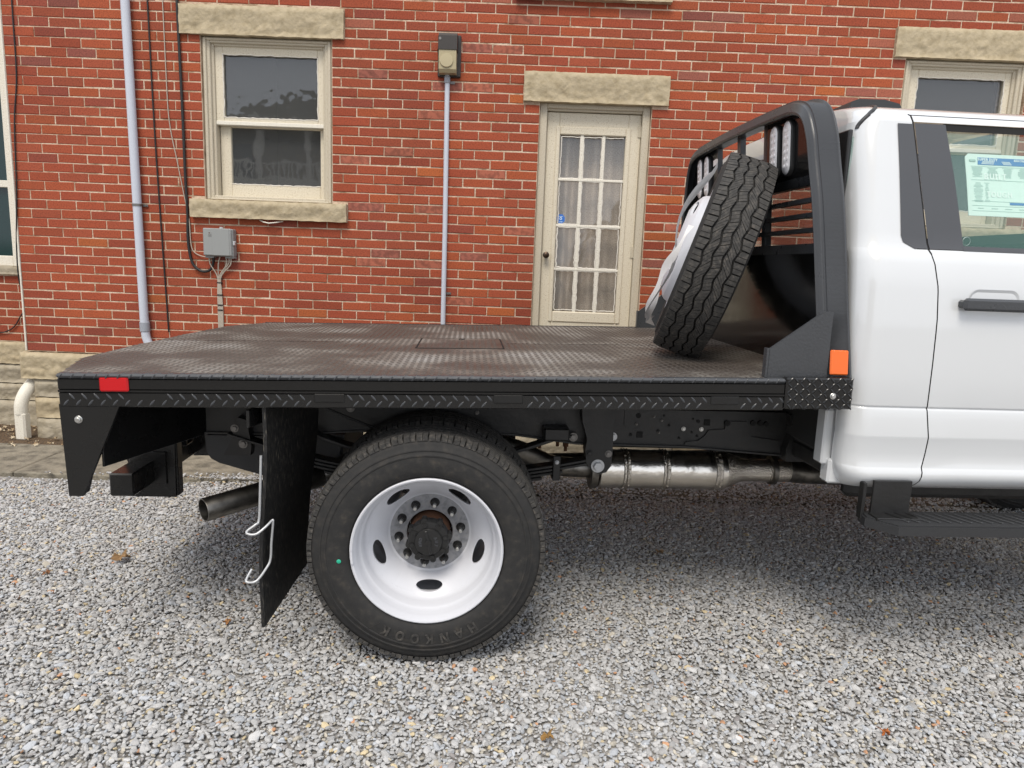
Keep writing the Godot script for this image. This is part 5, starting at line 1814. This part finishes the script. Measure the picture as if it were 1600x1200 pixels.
		box(st, Vector3(0.475, 0.56, z), Vector3(0.034, 0.012, 0.08), 0.003)
		var clip := obj("spring_clip", st, M.chassis, sp)
		bolt(clip, Vector3(0.475, 0.625, z + 0.041), 0.006, M.galv)
		st = mb()
		box(st, Vector3(0.47, 0.735, z + 0.01), Vector3(0.10, 0.05, 0.07), 0.006)
		obj("helper_bracket", st, M.chassis, sp)
	# axle and gear housing
	st = mb()
	cyl(st, Vector3(0, 0.4105, -0.22), Vector3(0, 0.4105, -1.68), 0.062, 20)
	lathe(st, [Vector2(0.06, -0.2), Vector2(0.14, -0.12), Vector2(0.18, 0.0), Vector2(0.14, 0.12), Vector2(0.06, 0.2)], 24, T(Vector3(0, 0.4105, -0.95)))
	cyl(st, Vector3(0.1, 0.42, -0.95), Vector3(0.4, 0.45, -0.95), 0.07, 16)
	obj("rear_axle", st, M.chassis, root)
	st = mb()
	cyl(st, Vector3(0.3, 0.45, -0.95), Vector3(2.0, 0.52, -0.95), 0.05, 16)
	obj("drive_shaft", st, M.pipe, root)
	st = mb()
	box(st, Vector3(1.08, 0.64, -0.90), Vector3(0.80, 0.16, 0.03), 0.01)
	obj("added_dark_plate", st, M.chassis, root)  # added plate, darkens the shadowed gap between frame rail and muffler
	for q in [[0.43, 0.62], [0.505, 0.63], [0.54, 0.61]]:
		st = mb()
		cyl(st, Vector3(q[0], q[1], -0.62), Vector3(q[0], q[1] + 0.09, -0.62), 0.007, 8)
		cyl(st, Vector3(q[0], q[1] + 0.02, -0.62), Vector3(q[0], q[1] + 0.045, -0.62), 0.013, 6)
		obj("brass_fitting", st, M.rust, root)
	# exhaust
	var ex := Node3D.new()
	put(ex, "exhaust", root)
	ex.set_meta("label", "bright stainless muffler wrapped in foil between wheel and cab")
	st = mb()
	var can := [Vector2(0.0, 0.0), Vector2(0.07, 0.0), Vector2(0.083, 0.006), Vector2(0.086, 0.012)]
	for k in 40: can.append(Vector2(0.0855 + 0.0010 * sin(k * 0.8) + 0.0006 * sin(k * 2.3), 0.02 + 0.55 * k / 39.0))
	can.append(Vector2(0.084, 0.575))
	lathe(st, can, 48, Transform3D(Basis(Vector3(0, 0, -1), Vector3.UP, Vector3.RIGHT), Vector3(0.70, 0.500, -0.75)))
	obj("muffler", st, M.steel, ex)
	var XB := Basis(Vector3(0, 0, -1), Vector3.UP, Vector3.RIGHT)
	for x in [0.825, 1.0, 1.235]:
		st = mb()
		lathe(st, [Vector2(0.0855, -0.016), Vector2(0.0885, -0.013), Vector2(0.0875, -0.004), Vector2(0.0905, 0.0), Vector2(0.0875, 0.004), Vector2(0.0885, 0.013), Vector2(0.0855, 0.016)], 48, Transform3D(XB, Vector3(x, 0.5, -0.75)))
		for k in 26: box(st, Vector3(x + 0.010 * (1 if k % 2 else -1), 0.5 + 0.0885 * sin(TAU * k / 26), -0.75 + 0.0885 * cos(TAU * k / 26)), Vector3(0.006, 0.006, 0.006), 0.002)
		obj("foil_band", st, M.steel_crumple, ex)
	st = mb()
	lathe(st, [Vector2(0.084, 0.0), Vector2(0.070, 0.04), Vector2(0.054, 0.075), Vector2(0.050, 0.10), Vector2(0.050, 0.20), Vector2(0.052, 0.21), Vector2(0.050, 0.225), Vector2(0.050, 0.30), Vector2(0.047, 0.31)], 40, Transform3D(XB, Vector3(1.275, 0.503, -0.75)))
	obj("foil_wrap", st, M.steel_crumple, ex)
	st = mb()
	lathe(st, [Vector2(0.05, -0.012), Vector2(0.066, -0.010), Vector2(0.066, 0.010), Vector2(0.05, 0.012)], 32, Transform3D(XB, Vector3(1.50, 0.506, -0.75)))
	obj("clamp", st, M.pipe, ex)
	st = mb()
	tube(st, PackedVector3Array([Vector3(1.575, 0.506, -0.75), Vector3(1.65, 0.50, -0.75), Vector3(2.3, 0.49, -0.75)]), 0.053, 24)
	obj("front_pipe", st, M.pipe, ex)
	st = mb()
	lathe(st, [Vector2(0.0, -0.02), Vector2(0.088, -0.02), Vector2(0.09, 0.0), Vector2(0.086, 0.01)], 40, Transform3D(XB, Vector3(0.69, 0.5, -0.75)))
	tube(st, smooth_path([Vector3(0.68, 0.5, -0.75), Vector3(0.5, 0.52, -0.72), Vector3(0.3, 0.62, -0.62), Vector3(0.0, 0.66, -0.60), Vector3(-0.25, 0.60, -0.58), Vector3(-0.44, 0.516, -0.535)]), 0.043, 16)
	obj("rear_pipe", st, M.pipe, ex)
	st = mb()
	var a := Vector3(-0.804, 0.4785, -0.20)
	var b := Vector3(-0.461, 0.512, -0.52)
	var L := a.distance_to(b)
	lathe(st, [Vector2(0.038, L), Vector2(0.038, 0.0), Vector2(0.0415, 0.0), Vector2(0.0425, 0.003), Vector2(0.0425, L)], 36, Transform3D(aim((b - a) / L), a))
	obj("tail_pipe", st, M.pipe, ex)
	# tank
	st = mb()
	var zr := [[-0.60, 0.0], [-0.585, 0.018], [-1.25, 0.018], [-1.24, 0.0]]
	prism(st, [Vector2(-0.945, 0.660), Vector2(-0.938, 0.575), Vector2(-0.922, 0.548), Vector2(-0.890, 0.530), Vector2(-0.716, 0.480), Vector2(-0.50, 0.446), Vector2(-0.40, 0.45), Vector2(-0.38, 0.660)], -1.25, -0.62)
	prism(st, [Vector2(-0.930, 0.650), Vector2(-0.925, 0.580), Vector2(-0.910, 0.556), Vector2(-0.884, 0.541), Vector2(-0.716, 0.492), Vector2(-0.50, 0.459), Vector2(-0.41, 0.465), Vector2(-0.39, 0.650)], -0.62, -0.604)
	obj("fuel_tank", st, M.plastic, root)
	# rear shackle
	var sh := plate(root, "spring_shackle", [Vector2(-0.80, 0.622), Vector2(-0.70, 0.622), Vector2(-0.695, 0.66), Vector2(-0.71, 0.76), Vector2(-0.745, 0.77), Vector2(-0.775, 0.67)], -0.46, -0.41, M.chassis)
	bolt(sh, Vector3(-0.725, 0.668, -0.41), 0.012, M.bolt_dull)
	bolt(sh, Vector3(-0.755, 0.728, -0.41), 0.011, M.bolt_dull)
	# tow hitch
	var hitch := Node3D.new()
	put(hitch, "tow_hitch", root)
	plate(hitch, "side_plate", [Vector2(-1.29, 0.346), Vector2(-1.108, 0.346), Vector2(-1.102, 0.80), Vector2(-1.325, 0.80), Vector2(-1.300, 0.56), Vector2(-1.318, 0.525), Vector2(-1.300, 0.50)], -0.735, -0.718, M.black)
	plate(hitch, "side_plate", [Vector2(-1.225, 0.385), Vector2(-1.060, 0.385), Vector2(-1.052, 0.80), Vector2(-1.262, 0.80), Vector2(-1.235, 0.60)], -1.252, -1.235, M.black)
	st = mb()
	box(st, Vector3(-1.103, 0.565, -0.75), Vector3(0.010, 0.43, 0.05), 0.002)
	obj("plate_flange", st, M.black, hitch)
	st = mb()
	box(st, Vector3(-1.236, 0.460, -0.95), Vector3(0.094, 0.094, 0.86), 0.006)
	obj("receiver_bar", st, M.black, hitch)
	st = mb()
	box(st, Vector3(-1.215, 0.475, -0.714), Vector3(0.15, 0.14, 0.010), 0.002)
	obj("bar_plate", st, M.black, hitch)
	st = mb()
	ring(st, -0.04, 0.04, -0.04, 0.04, 0.008, 0.008, 0.008, 0.008, -0.12, 0.12, 0.002)
	obj("receiver_tube", st, M.black, hitch, Transform3D(Basis(Vector3(0, 0, -1), Vector3.UP, Vector3(1, 0, 0)), Vector3(-1.25, 0.56, -0.95)))
	bolt(hitch, Vector3(-1.15, 0.752, -0.718), 0.014, M.rust)
	# wiring under the tail
	line_part(root, "wiring", [Vector3(-1.0, 0.75, -0.7), Vector3(-0.95, 0.69, -0.72), Vector3(-0.90, 0.70, -0.72), Vector3(-0.88, 0.67, -0.73), Vector3(-0.84, 0.74, -0.74)], 0.008, M.cable)
	line_part(root, "brake_line", [Vector3(-0.42, 0.82, -0.40), Vector3(-0.30, 0.77, -0.40), Vector3(-0.20, 0.73, -0.42), Vector3(-0.12, 0.70, -0.45)], 0.005, M.cable)
	line_part(root, "brake_line", [Vector3(0.1, 0.67, -0.42), Vector3(0.33, 0.665, -0.42), Vector3(0.44, 0.705, -0.42), Vector3(0.54, 0.72, -0.44)], 0.008, M.cable)
	# mud flap
	var fl := Node3D.new()
	put(fl, "mud_flap", root)
	fl.set_meta("label", "long black rubber mud flap with wire anti-sail clips behind the wheel")
	st = mb()
	var rows := []
	for side in [0.0, 1.0]:
		var rr := []
		for j in 17:
			var f := j / 16.0
			var near := Vector3(-0.530, 0.91, 0.0).lerp(Vector3(-0.551, 0.142, 0.0), f)
			var far := Vector3(-0.430, 0.90, -0.33).lerp(Vector3(-0.478, 0.232, -0.33), f)
			var r := PackedVector3Array()
			for i in 9:
				var p: Vector3 = near.lerp(far, i / 8.0)
				p.x += 0.010 * sin(PI * i / 8.0) * sin(PI * f) + 0.006 * sin(f * 7.0) + (0.006 if side > 0.5 else -0.006)
				r.append(p)
			if side < 0.5: r.reverse()
			rr.append(r)
		rr.reverse()
		rows.append(rr)
	sheet(st, rows[0], 1)
	sheet(st, rows[1], 2)
	for j in 16:
		quad(st, rows[0][j][8], rows[1][j][0], rows[1][j + 1][0], rows[0][j + 1][8])
		quad(st, rows[1][j][8], rows[0][j][0], rows[0][j + 1][0], rows[1][j + 1][8])
	for i in 8: quad(st, rows[0][0][8 - i - 1], rows[1][0][i + 1], rows[1][0][i], rows[0][0][8 - i])
	obj("rubber_sheet", st, M.flap, fl)
	st = mb()
	box(st, Vector3(-0.535, 0.86, -0.16), Vector3(0.012, 0.06, 0.34), 0.003, Basis(Vector3.UP, -0.28))
	obj("mount_bar", st, M.black, fl)
	line_part(fl, "wire_clip", [Vector3(-0.541, 0.74, 0.004), Vector3(-0.546, 0.62, 0.004), Vector3(-0.551, 0.525, 0.006), Vector3(-0.560, 0.510, 0.016), Vector3(-0.584, 0.492, 0.026), Vector3(-0.580, 0.483, 0.030), Vector3(-0.555, 0.482, 0.026), Vector3(-0.530, 0.500, 0.010), Vector3(-0.515, 0.514, -0.012), Vector3(-0.512, 0.508, -0.014), Vector3(-0.518, 0.44, -0.013), Vector3(-0.522, 0.380, -0.012), Vector3(-0.533, 0.352, 0.0), Vector3(-0.560, 0.316, 0.018), Vector3(-0.585, 0.314, 0.026), Vector3(-0.592, 0.322, 0.022), Vector3(-0.578, 0.352, 0.006)], 0.0042, M.galv)

func line_part(parent: Node, called: String, pts: Array, r: float, m: Material):
	var st := mb()
	tube(st, smooth_path(pts, 6), r, 8)
	obj(called, st, m, parent)

func build_truck():
	var truck := thing("flatbed_truck", "white cab work truck with long black flatbed parked on the gravel", "truck", TX)
	truck.rotation.y = TYAW
	make_tyre_meshes()
	var disc := make_disc()
	build_bed(truck)
	build_rack(truck)
	build_cab(truck)
	build_chassis(truck)
	rear_wheel(truck, disc)
	# spare, leaning on the rack
	var spare := thing("spare_wheel", "spare tyre on a white rim leaning against the black headache rack", "wheel")
	var basis := Basis(Vector3.UP, TYAW) * Basis(Vector3.UP, -0.27) * Basis(Vector3.BACK, -0.315) * Basis(Vector3(0, 0, 1), Vector3(0, 1, 0), Vector3(-1, 0, 0)) 
	spare.transform = Transform3D(basis, TX + Basis(Vector3.UP, TYAW) * Vector3(1.095, 1.432, -0.60) + basis.z * 0.0)
	var inn := T(Vector3(0, 0, TW * 0.5))
	inst("tyre", tyre_mesh, M.rubber, spare, inn)
	tag(inst("tread", tread_mesh, M.rubber_tread, spare, inn), "", "", "", "stuff")
	var st := mb()
	lathe(st, [Vector2(0.20, -0.10), Vector2(0.0, -0.10)], 32, inn)
	obj("rim_back", st, M.gap, spare)
	inst("rim", make_disc(true), M.rim, spare, inn)
	var nutst := mb()
	for k in 10:
		var t := TAU * k / 10
		cyl(nutst, inn * Vector3(0.1125 * cos(t), 0.1125 * sin(t), 0.0535), inn * Vector3(0.1125 * cos(t), 0.1125 * sin(t), 0.0548), 0.013, 14)
	tag(obj("stud_holes", nutst, M.gap, spare), "", "", "", "stuff")
	# loose strips of white wrapping film over the rim side
	for w in 2:
		var rows := []
		if w == 1:
			for j in 3:
				var r2 := PackedVector3Array()
				for i in 25:
					var f := i / 24.0
					var an := lerpf(0.25, -1.25, f)
					var rd := 0.30 + 0.055 * f + 0.010 * sin(f * 11.0)
					r2.append(Vector3(rd * cos(an), rd * sin(an), TW * 0.5 + 0.014 + 0.030 * sin(f * PI) + (0.016 + 0.016 * f) * j * 0.5 + 0.006 * sin(f * 17.0 + j)))
				rows.append(r2)
			var s2 := mb()
			sheet(s2, rows)
			obj("wrapping_film", s2, M.white_film, spare)
			rows = []
		var tw: float = [0.0, 0.35, -0.4][w]
		for j in 2:
			var r := PackedVector3Array()
			for i in 25:
				var f := i / 24.0
				var ang := lerpf(-1.2, 1.35, f) + tw * 0.5
				var rad: float = 0.31 + 0.05 * sin(f * 9.0 + w * 2.0) + (0.02 if j else 0.0)
				r.append(Vector3(rad * cos(ang), rad * sin(ang), TW * 0.5 + 0.022 + 0.02 * sin(f * 13.0 + w) + 0.03 * sin(f * PI) + (0.008 if j else 0.0)))
			rows.append(r)
		st = mb()
		sheet(st, rows)
		obj("wrapping_film", st, M.white_film, spare)

func build_neighbour():
	# the house across the lot that the windows mirror
	var h := thing("neighbour_house", "tan house with a raised white porch mirrored in the window glass", "house", Vector3(-6.5, 0, 14.5))
	var st := mb()
	box(st, Vector3(0.6, 2.35, 3.2), Vector3(6.4, 4.7, 5.0))
	obj("wall", st, mat(Color(0.36, 0.29, 0.18), 0.8), h)
	st = mb()
	prism(st, [Vector2(-3.2, 4.7), Vector2(4.4, 4.7), Vector2(1.2, 5.75)], 0.3, 6.0)
	obj("roof", st, mat(Color(0.20, 0.165, 0.10), 0.9), h)
	st = mb()
	box(st, Vector3(0.1, 3.12, -0.6), Vector3(4.4, 0.2, 2.4))
	box(st, Vector3(0.1, 4.52, -0.6), Vector3(4.4, 0.14, 2.4))
	obj("porch", st, M.white_paint, h)
	for x in [-2.0, -0.75, 0.1, 1.3, 2.2]:
		st = mb()
		box(st, Vector3(x, 3.84, -1.7), Vector3(0.13, 1.25, 0.13), 0.02)
		obj("porch_post", st, M.white_paint, h)
	for x in [-1.9, 0.0, 2.1]:
		st = mb()
		box(st, Vector3(x, 1.5, -1.6), Vector3(0.2, 3.0, 0.2))
		obj("porch_pier", st, M.white_paint, h)
	st = mb()
	box(st, Vector3(0.1, 3.62, -1.72), Vector3(4.3, 0.05, 0.05))
	for k in 34: box(st, Vector3(-2.0 + k * 0.128, 3.42, -1.72), Vector3(0.035, 0.4, 0.035))
	obj("porch_railing", st, M.white_paint, h)
	for x in [-1.3, 1.6]:
		st = mb()
		box(st, Vector3(x, 3.9, 0.68), Vector3(0.8, 0.9, 0.06))
		obj("window", st, M.dark, h)

# ------------------------------------------------------------------ scene
func _ready():
	var cam := Camera3D.new()
	cam.position = Vector3(0, 1.38, 5.0)
	cam.rotation = Vector3(deg_to_rad(-9.6), 0, deg_to_rad(2.15))
	cam.fov = 56.83
	cam.near = 0.05
	cam.far = 300.0
	cam.name = "camera"
	add_child(cam)
	var env := Environment.new()
	env.background_mode = Environment.BG_SKY
	var sky := Sky.new()
	var sm := ProceduralSkyMaterial.new()
	sm.sky_top_color = Color(0.80, 0.82, 0.86)
	sm.sky_horizon_color = Color(0.86, 0.87, 0.89)
	sm.sky_curve = 0.12
	sm.ground_bottom_color = Color(0.40, 0.39, 0.38)
	sm.ground_horizon_color = Color(0.55, 0.54, 0.53)
	sm.sky_energy_multiplier = 1.0
	sm.sun_angle_max = 1.0
	sky.sky_material = sm
	env.sky = sky
	env.background_energy_multiplier = 1.0
	env.tonemap_mode = Environment.TONE_MAPPER_LINEAR
	env.tonemap_exposure = 1.75
	env.sdfgi_enabled = true
	env.ssao_enabled = true
	env.ssil_enabled = true
	var we := WorldEnvironment.new()
	we.environment = env
	we.name = "world_environment"
	add_child(we)
	var sun := DirectionalLight3D.new()
	sun.light_energy = 0.5
	sun.light_color = Color(1.0, 0.97, 0.93)
	sun.light_angular_distance = 25.0
	sun.shadow_enabled = true
	sun.rotation = Vector3(deg_to_rad(-56), deg_to_rad(-12), 0)
	sun.name = "sun"
	add_child(sun)
	make_materials()
	var film := mat(Color(0.75, 0.74, 0.74), 0.3)
	film.cull_mode = BaseMaterial3D.CULL_DISABLED
	M.white_film = film
	build_setting()
	build_building()
	build_truck()
	build_fittings()
	build_gravel()
	build_leaves()
	scatter_litter()
	build_neighbour()
